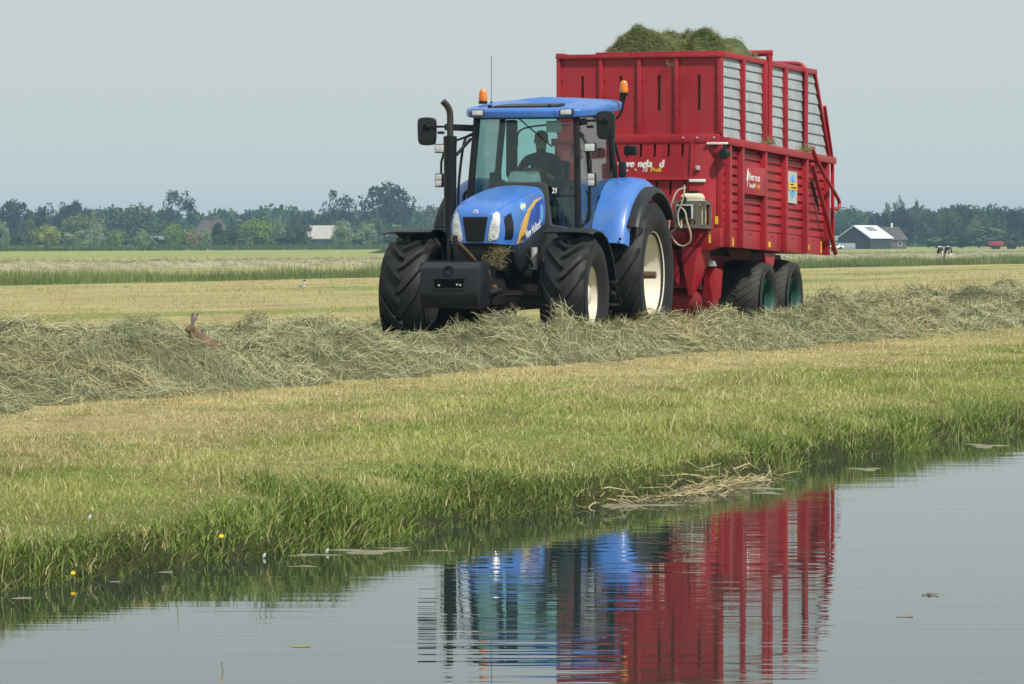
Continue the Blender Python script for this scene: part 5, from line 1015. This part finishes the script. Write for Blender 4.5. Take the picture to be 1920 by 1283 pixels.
# ------------------------------------------------------------------ trees
def crown_mesh(name, seed, rx, rz_, n_clump, n_leaf, leaf, shape='round', gaps=.0, base=-.04):
    g=np.random.default_rng(seed); C=[]; rr=[]
    while len(C)<n_clump:
        p=g.uniform(-1,1,3); d_=np.linalg.norm(p)
        if d_>1 or d_<.35: continue
        z=p[2]
        if shape=='cone': k=np.clip(1-(z+1)/2*.8,.15,1); p[0]*=k; p[1]*=k
        if shape=='dome' and z<-.2: p[0]*=1.05; p[1]*=1.05
        C.append(p*(.80+.12*g.random())); rr.append(g.uniform(.16,.34))
    C=np.array(C); rr=np.array(rr); ci=g.integers(0,n_clump,n_clump*n_leaf); v=g.normal(0,1,(len(ci),3)); v/=np.linalg.norm(v,axis=1)[:,None]
    P=C[ci]+v*(rr[ci]*(.55+.5*g.random(len(ci))))[:,None]
    P=P*np.array([rx,rx,rz_]); P[:,2]+=rz_*(1+base)
    a=g.normal(0,1,P.shape); a/=np.linalg.norm(a,axis=1)[:,None]; b=np.cross(a,g.normal(0,1,P.shape)); b/=np.linalg.norm(b,axis=1)[:,None]
    s=(leaf*g.uniform(.5,1.1,len(P)))[:,None]; V=np.stack([P-a*s-b*s*.5,P+a*s*.2-b*s*.7,P+a*s+b*s*.4,P-a*s*.3+b*s*.7],1).reshape(-1,3); V[:,2]=np.maximum(V[:,2],.05)
    tint=(g.uniform(.72,1.28,n_clump)[ci]*g.uniform(.85,1.15,len(ci))); colr=np.repeat(np.stack([tint,tint,tint],1),4,0)
    return np_mesh(name,V,np.arange(len(V)).reshape(-1,4),None,colr)
def foliage(nm,c): 
    m=mat_leafy(nm,c,trans=.25,rough=.7); return m
FM={'dark':foliage('dark_foliage',(.028,.054,.022)),'green':foliage('green_foliage',(.062,.105,.032)),'olive':foliage('olive_foliage',(.15,.18,.055)),'pale':foliage('pale_willow_foliage',(.22,.28,.15)),
    'bright':foliage('bright_foliage',(.19,.27,.05)),'yellow':foliage('yellow_green_foliage',(.28,.31,.08)),'copper':foliage('copper_foliage',(.032,.026,.032)),'brown':foliage('tan_foliage',(.28,.23,.11))}
M['bark']=mat('bark',(.06,.05,.04),.9,var=.2,scale=3)
CR={'round':[crown_mesh('crown_round',s,1,1,46,70,.064) for s in (1,2,3)],'airy':[crown_mesh('crown_airy',s,1,1,30,62,.056,base=.35) for s in (4,5)],'dome':[crown_mesh('crown_dome',s,1,1,64,64,.06,'dome') for s in (6,7)],
    'cone':[crown_mesh('crown_cone',s,1,1,46,70,.064,'cone') for s in (8,9)],'willow':[crown_mesh('crown_willow',s,1,1,50,66,.058) for s in (10,11)],'shrub':[crown_mesh('crown_shrub',s,1,1,36,60,.07,base=-.12) for s in (12,13)]}
def trunk_mb(h,r):
    m=MB().tube([(0,0,-.1),(.02*h,0,h*.3),(0,.02*h,h*.62)],[r,r*.8,r*.4],8)
    for k in range(6):
        a=k*1.1; z=h*(.28+.06*k); L_=h*.28; m.tube([(0,0,z),(L_*.5*math.cos(a),L_*.5*math.sin(a),z+L_*.35),(L_*math.cos(a),L_*math.sin(a),z+L_*.8)],[r*.4,r*.25,r*.1],5)
    return m
TK={k:with_mat(trunk_mb(1,.03 if k!='shrub' else .02),'trunk',M['bark']) for k in CR}
cnt={}
def tree(px,ytop,wpx,D,kind,colr,label,name='tree',cat='tree',group='trees along the far edge of the fields'):
    X=(px-960)*D/7500; zg=float(ground(X,D)); H=CAM_H-(ytop-452)*D/7500-zg; Wd=1.12*wpx*D/7500
    e=empty(name,(X,D,zg),random.uniform(0,6.28)); tag(e,label,cat,group)
    me=CR[kind][cnt.get(kind,0)%len(CR[kind])]; cnt[kind]=cnt.get(kind,0)+1
    b={'airy':.35,'shrub':-.12}.get(kind,-.04)
    rz_=H/(2.0+b+.04); o=link('crown',me,FM['dark'],e); o.scale=(Wd/2/.98,Wd/2/.98,rz_)
    o.material_slots[0].link='OBJECT'; o.material_slots[0].material=FM[colr]
    t_=link('trunk',TK[kind],None,e); t_.scale=(H,H,H)
    return e
T=[(2,412,34,930,'willow','pale','pale willow cut by the left edge of the photo'),
(28,374,74,1180,'dome','dark','dark broad tree at the far left behind the pale willow'),
(86,382,60,1190,'round','dark','dark round tree right of the leftmost broad tree'),
(57,407,34,960,'cone','olive','dark olive pointed tree beside the yellow-green tree on the left'),
(90,420,46,940,'round','yellow','yellow-green round tree near the left edge'),
(140,372,62,1190,'dome','dark','dark domed tree standing above the left tree line'),
(155,395,80,1060,'round','olive','large olive round tree below the dark domed tree'),
(148,431,54,920,'shrub','pale','wide pale willow shrub left of the small bright tree'),
(176,419,44,980,'willow','pale','pale willow tree behind the wide willow shrub'),
(195,440,26,915,'shrub','pale','small round pale bush beside the small bright green tree'),
(217,428,28,915,'round','bright','small bright green tree alone at the field edge on the left'),
(256,381,72,1120,'round','green','tall mid-green tree between the domed tree and the tall airy tree'),
(268,430,30,930,'willow','pale','pale shrub beside the grey shed'),
(300,415,60,1060,'round','green','green tree behind the grey shed'),
(333,352,66,1200,'airy','dark','tall open-crowned tree standing highest above the farmhouse'),
(328,416,42,930,'round','bright','bright green tree just left of the farmhouse'),
(360,430,28,930,'shrub','brown','tan shrub in front of the farmhouse'),
(408,411,34,930,'cone','dark','dark conical tree in front of the farmhouse'),
(409,437,22,905,'shrub','green','small green bush at the foot of the farmhouse'),
(432,420,34,925,'round','green','green tree half hiding the brick annexe'),
(384,428,26,920,'willow','pale','slim pale shrub before the farmhouse wall'),
(480,404,58,930,'round','bright','bright green leafy tree right of the farmhouse'),
(523,405,30,940,'willow','pale','slim pale willow between two green trees left of the barn'),
(558,404,48,935,'round','green','green tree standing against the left end of the pale-roofed barn'),
(605,400,50,1080,'round','dark','dark tree behind the pale-roofed barn'),
(642,412,48,930,'willow','pale','pale willow standing against the right end of the pale-roofed barn'),
(688,416,42,945,'willow','pale','pale willow left of the tractor front wheel'),
(700,402,64,1060,'round','green','mid-green tree behind the willows beside the tractor'),
(634,356,68,1200,'airy','dark','airy tall tree with sky showing through, left of the big dome tree'),
(721,342,108,1210,'dome','dark','big dense dome tree rising highest left of the tractor'),
(800,381,50,1250,'airy','green','thin tree beside the tractor exhaust'),
(835,384,40,1240,'airy','green','thin tree half hidden by the tractor exhaust'),
(770,420,50,960,'round','green','low green tree above the left front mudguard'),
(1590,386,74,1230,'round','green','green tree behind the white-roofed barn on the right'),
(1566,404,40,1150,'round','dark','dark tree half hidden by the wagon tail'),
(1650,396,50,1060,'dome','copper','left half of the dark copper beech clump behind the barn'),
(1688,390,58,1060,'dome','copper','dark copper beech rising right of the white-roofed barn'),
(1664,376,16,1260,'airy','green','smallest of the three crowns poking above the copper beech'),
(1687,368,30,1260,'round','green','round crown poking above the copper beech'),
(1719,371,24,1260,'cone','green','narrow pointed crown right of the copper beech'),
(1741,392,62,1080,'willow','green','tall pale-green tree right of the copper beech'),
(1775,392,52,1070,'round','green','green tree above the two cows'),
(1808,380,70,1150,'dome','dark','tallest tree on the right, behind the cows'),
(1806,434,36,940,'shrub','dark','dark bush at the field edge right of the cows'),
(1835,405,46,1060,'willow','olive','olive tree behind the dark bush on the right'),
(1872,380,70,1150,'round','dark','tall dark tree near the right edge'),
(1862,400,50,1060,'round','green','mid-green tree above the red trailer on the right'),
(1912,388,60,1130,'dome','dark','dark tree cut by the right edge of the photo'),
(1760,458,14,900,'shrub','dark','low dark bush just left of the cows')]
for px,yt,wp,D,kd,cl,lb in T: tree(px,yt,wp,D,kd,cl,lb, 'shrub' if kd=='shrub' else 'tree', 'bush' if kd=='shrub' else 'tree')
# the wood behind, one far-off mass
g=np.random.default_rng(77); Vs=[];Cs=[]
for k in range(560):
    low=k%3==0; vl=k%6==3; D=g.uniform(935,1010) if vl else (g.uniform(1000,1250) if low else g.uniform(1280,1560)); px=g.uniform(-350,2300); top=(g.uniform(436,450) if vl else g.uniform(412,435) if low else 389+5*math.sin(px*.02)+g.normal(0,4)); X=(px-960)*D/7500; H=CAM_H-(top-452)*D/7500; Wd=g.uniform(4,7.5)
    me=CR[g.choice(['round','dome','willow'])][0]; co=np.empty(len(me.vertices)*3,np.float32); me.vertices.foreach_get('co',co); co=co.reshape(-1,4,3)[g.random(len(co)//12)<.105].copy()
    cen=co.mean(1,keepdims=True); co=cen+(co-cen)*3.1; co=co.reshape(-1,3)*np.array([Wd,Wd,H/2.15])+np.array([X,D,0]); Vs.append(co); t=g.uniform(.7,1.25); Cs.append(np.tile([t,t,t],(len(co),1)))
Vs=np.concatenate(Vs); Cs=np.concatenate(Cs)
o=link('wood',np_mesh('wood',Vs,np.arange(len(Vs)).reshape(-1,4),None,Cs),FM['green']); tag(o,'far-off wood that closes the horizon behind the single trees','wood',kind='stuff')

# ------------------------------------------------------------------ far farm buildings
M['thatch']=mat('brown_roof',(.07,.062,.058),.9,var=.2,scale=1); M['wallp']=mat('pale_wall',(.22,.21,.19),.9,var=.15,scale=.6); M['brick']=mat('brick_wall',(.085,.062,.055),.9,var=.2,scale=1)
M['roofpale']=mat('pale_sheet_roof',(.34,.32,.30),.6,var=.1,scale=.6); M['roofwhite']=mat('white_sheet_roof',(.62,.66,.70),.5,var=.08,scale=.6); M['darkwall']=mat('dark_timber_wall',(.03,.033,.035),.9,var=.2,scale=1); M['pane']=mat('window_glass',(.04,.05,.06),.1); M['shed']=mat('blue_grey_sheet',(.17,.20,.23),.6,var=.1,scale=.7)
def house(px,D,w_,d_,hw,hr,rz,wall,roof,label,hip=0.,wins=(),name='farm_building',cat='building',over=.3):
    X=(px-960)*D/7500; e=empty(name,(X,D,float(ground(X,D))),rz); tag(e,label,cat)
    a,b=w_/2,d_/2
    MB().prism([(-b,-.2),(b,-.2),(b,hw),(0,hw+hr*(1 if hip==0 else .05)),(-b,hw)],'x',-a,a).build('wall',wall,e)
    ao,bo=a+over,b+over; zl=hw-hr*over/b; rp=a+over-hip
    V=[(-ao,-bo,zl),(ao,-bo,zl),(ao,bo,zl),(-ao,bo,zl),(-rp,0,hw+hr+.08),(rp,0,hw+hr+.08)]; V+=[(x_,y_,z_+.22) for x_,y_,z_ in V]
    F=[(6,7,11,10),(8,9,10,11),(0,4,5,1),(2,5,4,3),(0,1,7,6),(2,3,9,8),(1,5,11,7) ,(5,2,8,11),(3,4,10,9),(4,0,6,10)]
    if hip: F+= [(7,8,11),(9,6,10)]
    r_=MB().add(V,F).build('roof',roof,e,smooth=5)
    for (x_,z_,ww,hh) in wins:
        f_=MB().box(x_-ww/2-.08,x_+ww/2+.08,-b-.06,-b-.002,z_-hh/2-.08,z_+hh/2+.08).build('window',M['white'],e); MB().box(x_-ww/2,x_+ww/2,-b-.07,-b-.061,z_-hh/2,z_+hh/2).build('pane',M['pane'],f_)
    return e,r_
h1,r1=house(397,985,9.5,8.5,2.6,4.0,R(8),M['wallp'],M['thatch'],'farmhouse with brown hipped roof half hidden by trees on the left',hip=2.6,wins=((-3.2,1.5,1.2,1.2),(-1,1.5,1.2,1.2),(1.4,1.5,1.2,1.2),(3.4,1.4,1.0,1.9)))
MB().box(-.5,.5,-.4,.4,6.0,7.6).build('chimney',M['brick'],r1)
house(436,975,4.2,5,2.6,2.4,R(90),M['brick'],M['thatch'],'brick annexe at the right end of the farmhouse',wins=((0,1.6,1.2,1.1),),name='brick_annexe')
b1,_=house(602,985,9.5,8,2.3,2.9,R(4),M['darkwall'],M['roofpale'],'dark open barn with pale grey roof between the willows on the left',wins=(),name='barn',cat='barn')
MB().box(-1.5,1.5,-4.05,-3.98,0,2.0).build('barn_door',M['pane'],b1)
house(300,950,4.2,4,1.7,.8,R(5),M['shed'],M['shed'],'low blue-grey shed among the trees left of the farmhouse',name='shed',cat='shed')
sh_,_=house(283,940,1.8,2,1.4,.7,R(80),M['wallp'],M['thatch'],'tiny tan hut beside the blue-grey shed',name='hut',cat='shed')
# white-roofed barn on the right: gable end towards us, long roof slope seen on its right
b2,rb=house(1622,905,9.0,8.6,2.5,2.55,R(52),M['darkwall'],M['roofwhite'],'dark gabled barn with a bright white sheet roof right of the wagon',name='barn',cat='barn')
MB().add([(-1.5,-2.2,3.68),(2.0,-2.2,3.68),(2.0,-.6,4.63),(-1.5,-.6,4.63)]+[(-1.5,-2.2,4.08),(2.0,-2.2,4.08),(2.0,-.6,5.03),(-1.5,-.6,5.03)],[(3,2,1,0),(4,5,6,7),(0,1,5,4),(1,2,6,5),(2,3,7,6),(3,0,4,7)]).build('roof_lights',M['shed'],rb)
b3,r3=house(1662,925,7,6,2.2,2.6,R(35),M['brick'],M['thatch'],'brown-roofed brick house behind the white-roofed barn',wins=((-1.5,1.2,1,1),(1.5,1.2,1,1)),name='brick_house',cat='house'); MB().box(1.4,1.75,-.2,.2,4.2,6.0).build('chimney',M['white'],r3)
house(1566,930,4.6,4,2.0,.7,R(10),M['shed'],M['shed'],'low grey shed left of the white-roofed barn beside the wagon',name='shed',cat='shed')
def hoop_house(px,D,label):
    X=(px-960)*D/7500; secs=[[(x_,1.1*math.cos(a),1.35*math.sin(a)) for a in [math.pi*k/10 for k in range(11)]] for x_ in (-1.8,0,1.8)]
    o=MB().loft(secs).build('poly_tunnel',M['shed']); o.location=(X,D,float(ground(X,D))); tag(o,label,'tunnel')
hoop_house(1588,880,'small pale poly tunnel in front of the white-roofed barn')
def car(px,D,c_,label):
    X=(px-960)*D/7500; e=empty('car',(X,D,float(ground(X,D))),R(10)); tag(e,label,'car')
    MB().prism([(-2,.3),(2,.3),(2.05,.75),(1.2,.85),(.6,1.35),(-1.2,1.4),(-1.9,.95),(-2.05,.8)],'y',-.8,.8).build('body',c_,e,bevel=.05); MB().prism([(.95,.88),(.55,1.3),(-1.1,1.33),(-1.6,.95)],'y',-.82,.82).build('windows',M['pane'],e)
    for x_ in (-1.25,1.3):
        for y_ in (-.75,.75): MB().lathe([(-.1,0),(-.1,.32),(.1,.32),(.1,0)],(x_,y_,.32),'y',16).build('wheel',M['rubber'],e)
car(1564,865,M['white'],'white car parked at the far farm just right of the wagon')
def farm_trailer(px,D,c_,label,L_=3.2):
    X=(px-960)*D/7500; e=empty('farm_trailer',(X,D,float(ground(X,D))),R(3)); tag(e,label,'trailer')
    MB().box(-L_/2,L_/2,-1,1,.8,1.75).build('body',c_,e,bevel=.04); MB().box(-L_/2-1,L_/2,-.1,.1,.6,.78).build('chassis',M['steel'],e)
    for x_ in (-.5,.5):
        for y_ in (-.9,.9): MB().lathe([(-.12,0),(-.12,.42),(.12,.42),(.12,0)],(x_,y_,.42),'y',16).build('wheel',M['rubber'],e)
farm_trailer(1867,900,mat('bright_red',(.3,.02,.03),.6),'bright red trailer parked before the trees at the far right')
farm_trailer(1897,910,M['steel'],'dark trailer parked right of the bright red one',3.6)
# earth ramp beside the left front wheel
rmx,rmy=(702-960)*600/7500,600; o=MB().prism([(-4.2,-.1),(-3.6,.1),(3.5,1.9),(6,1.9),(6,-.1)],'y',-2,2).build('dike_ramp',mat_ground().copy() if False else FM['green']); 
a=o.data.attributes.new('Col','FLOAT_COLOR','POINT'); a.data.foreach_set('color',np.ones(len(o.data.vertices)*4,np.float32)); o.location=(rmx+3,rmy,float(ground(rmx,rmy))); tag(o,'low grassy ramp far behind the left front wheel','ramp',kind='structure')

# ------------------------------------------------------------------ small things on the water and the bank
M['scum']=mat('dried_algae',(.16,.155,.095),.85,var=.35,scale=14,bump=.4); M['leaf']=mat('dead_leaf',(.20,.17,.13),.7,var=.2,scale=20); M['leafg']=mat('yellow_green_leaf',(.22,.22,.06),.6,var=.2,scale=20); M['petal']=mat('yellow_petal',(.80,.52,.02),.5); M['feather']=mat('white_feather',(.75,.76,.78),.8)
def mat_patch(px,py,w_,d_,label,seed,m=None):
    x_,y_=pix(px,py,ZW); g=random.Random(seed); n=26; V=[]
    rad=[1+.45*math.sin(3*2*math.pi*k/n+seed)+g.uniform(-.25,.25) for k in range(n)]
    top=[(w_/2*r_*math.cos(2*math.pi*k/n),d_/2*r_*math.sin(2*math.pi*k/n),.0015) for k,r_ in enumerate(rad)]; bot=[(a*1.02,b*1.02,-.01) for a,b,c in top]
    o=MB().add([(0,0,.003)]+top+bot,[(0,1+k,1+(k+1)%n) for k in range(n)]+[(1+k,1+n+k,1+n+(k+1)%n,1+(k+1)%n) for k in range(n)]).build('algae_mat',m or M['scum']); o.location=(x_,y_,ZW); tag(o,label,'algae')
for i,(px,py,w_,d_,lb) in enumerate(((690,1034,.40,.30,'largest pale algae mat floating at the bank left of centre'),(585,1041,.22,.14,'small algae mat left of the largest one'),(568,1062,.12,.08,'tiny algae mat floating below the largest one'),(740,1028,.16,.10,'grey algae clump at the right end of the largest mat'),(1180,948,.5,.35,'dull algae mat beside the washed-up straw'),(1370,915,.55,.5,'algae mat right of the washed-up straw'),(1440,925,.16,.25,'thin algae mat below the green bank on the right'),(1625,880,.22,.4,'pale algae streak near the right bank'),(1850,836,.30,.6,'pale algae streak near the right edge of the water'),(820,1033,.14,.08,'small algae mat right of the tufty bank'))): mat_patch(px,py,w_,d_,lb,i*1.7+.3)
def float_leaf(px,py,L_,m,label,rz):
    x_,y_=pix(px,py,ZW); secs=[]
    for t in np.linspace(0,1,9):
        w_=.32*L_*math.sin(math.pi*min(max(t,.03),.97))**.7; secs.append([(-L_/2+L_*t,-w_,.0015),(-L_/2+L_*t,0,.001),(-L_/2+L_*t,w_,.003+.004*t),(-L_/2+L_*t,0,-.002)])
    o=MB().loft(secs).build('floating_leaf',m); o.location=(x_,y_,ZW); o.rotation_euler=(0,0,rz); tag(o,label,'leaf')
float_leaf(40,1123,.10,M['leaf'],'grey dead leaf floating at the lower left',R(10)); float_leaf(215,1092,.06,M['leaf'],'small dead leaf floating under the tall tuft',R(-5)); float_leaf(563,1213,.085,M['leafg'],'yellow-green leaf floating alone in open water',R(4)); float_leaf(1696,1157,.08,M['leaf'],'brown dead leaf floating in the lower right water',R(-4)); float_leaf(310,1074,.08,M['leaf'],'pale leaf floating close to the tall tuft',R(0))
x_,y_=pix(1743,1116,ZW); o=MB().tube([(-.04,0,.006),(0,.01,.004),(.045,-.01,.008)],.003,5).ball((0,.005,.008),(.012,.01,.007),8,5).build('drifting_twig',M['leaf']); o.location=(x_,y_,ZW); tag(o,'tiny dark twig drifting in the right-hand water','twig')
def flower(px,py,h_,zc,m,label,blue=False):
    H=h_; x_,y_=pix(px,py,zc)
    for _ in range(12): zg=max(float(ground(x_,y_)),ZW-.02); x_,y_=pix(px,py,zg+H)
    e=empty('flower',(x_,y_,zg)); tag(e,label,'flower')
    MB().tube([(0,0,0),(.01,0,H*.5),(0,0,H)],.0025,5).build('stem',M['leafg'],e)
    for k in range(5):
        a=2*math.pi*k/5; MB().ball((.008*math.cos(a),.008*math.sin(a)-.003,H+.003+.005*math.sin(a)),(.006,.005,.006),8,5).build('petal',m,e)
flower(137,1076,.07,-.315,M['petal'],'bright yellow buttercup low over the water at the left')
flower(415,1007,.08,-.20,M['petal'],'yellow buttercup in the bank grass right of the tall tuft')
flower(335,961,.25,-.12,M['dealer_blue'],'pale blue flower in the tall tuft on the left bank')
def feather(px,py,z_,label):
    x_,y_=pix(px,py,z_); o=MB().loft([[(w_*.6,0,t*.032),(0,.003,t*.032),(-w_*.6,0,t*.032),(0,-.003,t*.032)] for t,w_ in ((0,.002),(.3,.012),(.7,.013),(1,.002))]).build('feather',M['feather']); o.location=(x_,y_,z_); o.rotation_euler=(R(8),R(28),0); tag(o,label,'feather')
feather(493,1046,ZW+.002,'white feather standing at the water line'); feather(166,974,-.14,'white feather caught in the bank grass on the left'); feather(611,1037,ZW+.002,'tiny white feather by the largest algae mat')

# ------------------------------------------------------------------ haze
hm,t,o_=nodes('summer_haze'); pv=t.nodes.new('ShaderNodeVolumePrincipled'); pv.inputs['Color'].default_value=(.42,.69,.97,1); pv.inputs['Density'].default_value=.000205; pv.inputs['Anisotropy'].default_value=0; t.links.new(pv.outputs[0],o_.inputs['Volume'])
hz=MB().box(-5600,5600,-5600,5600,-2.5,24).build('haze',hm); tag(hz,'pale summer haze over the fields','haze',kind='stuff')
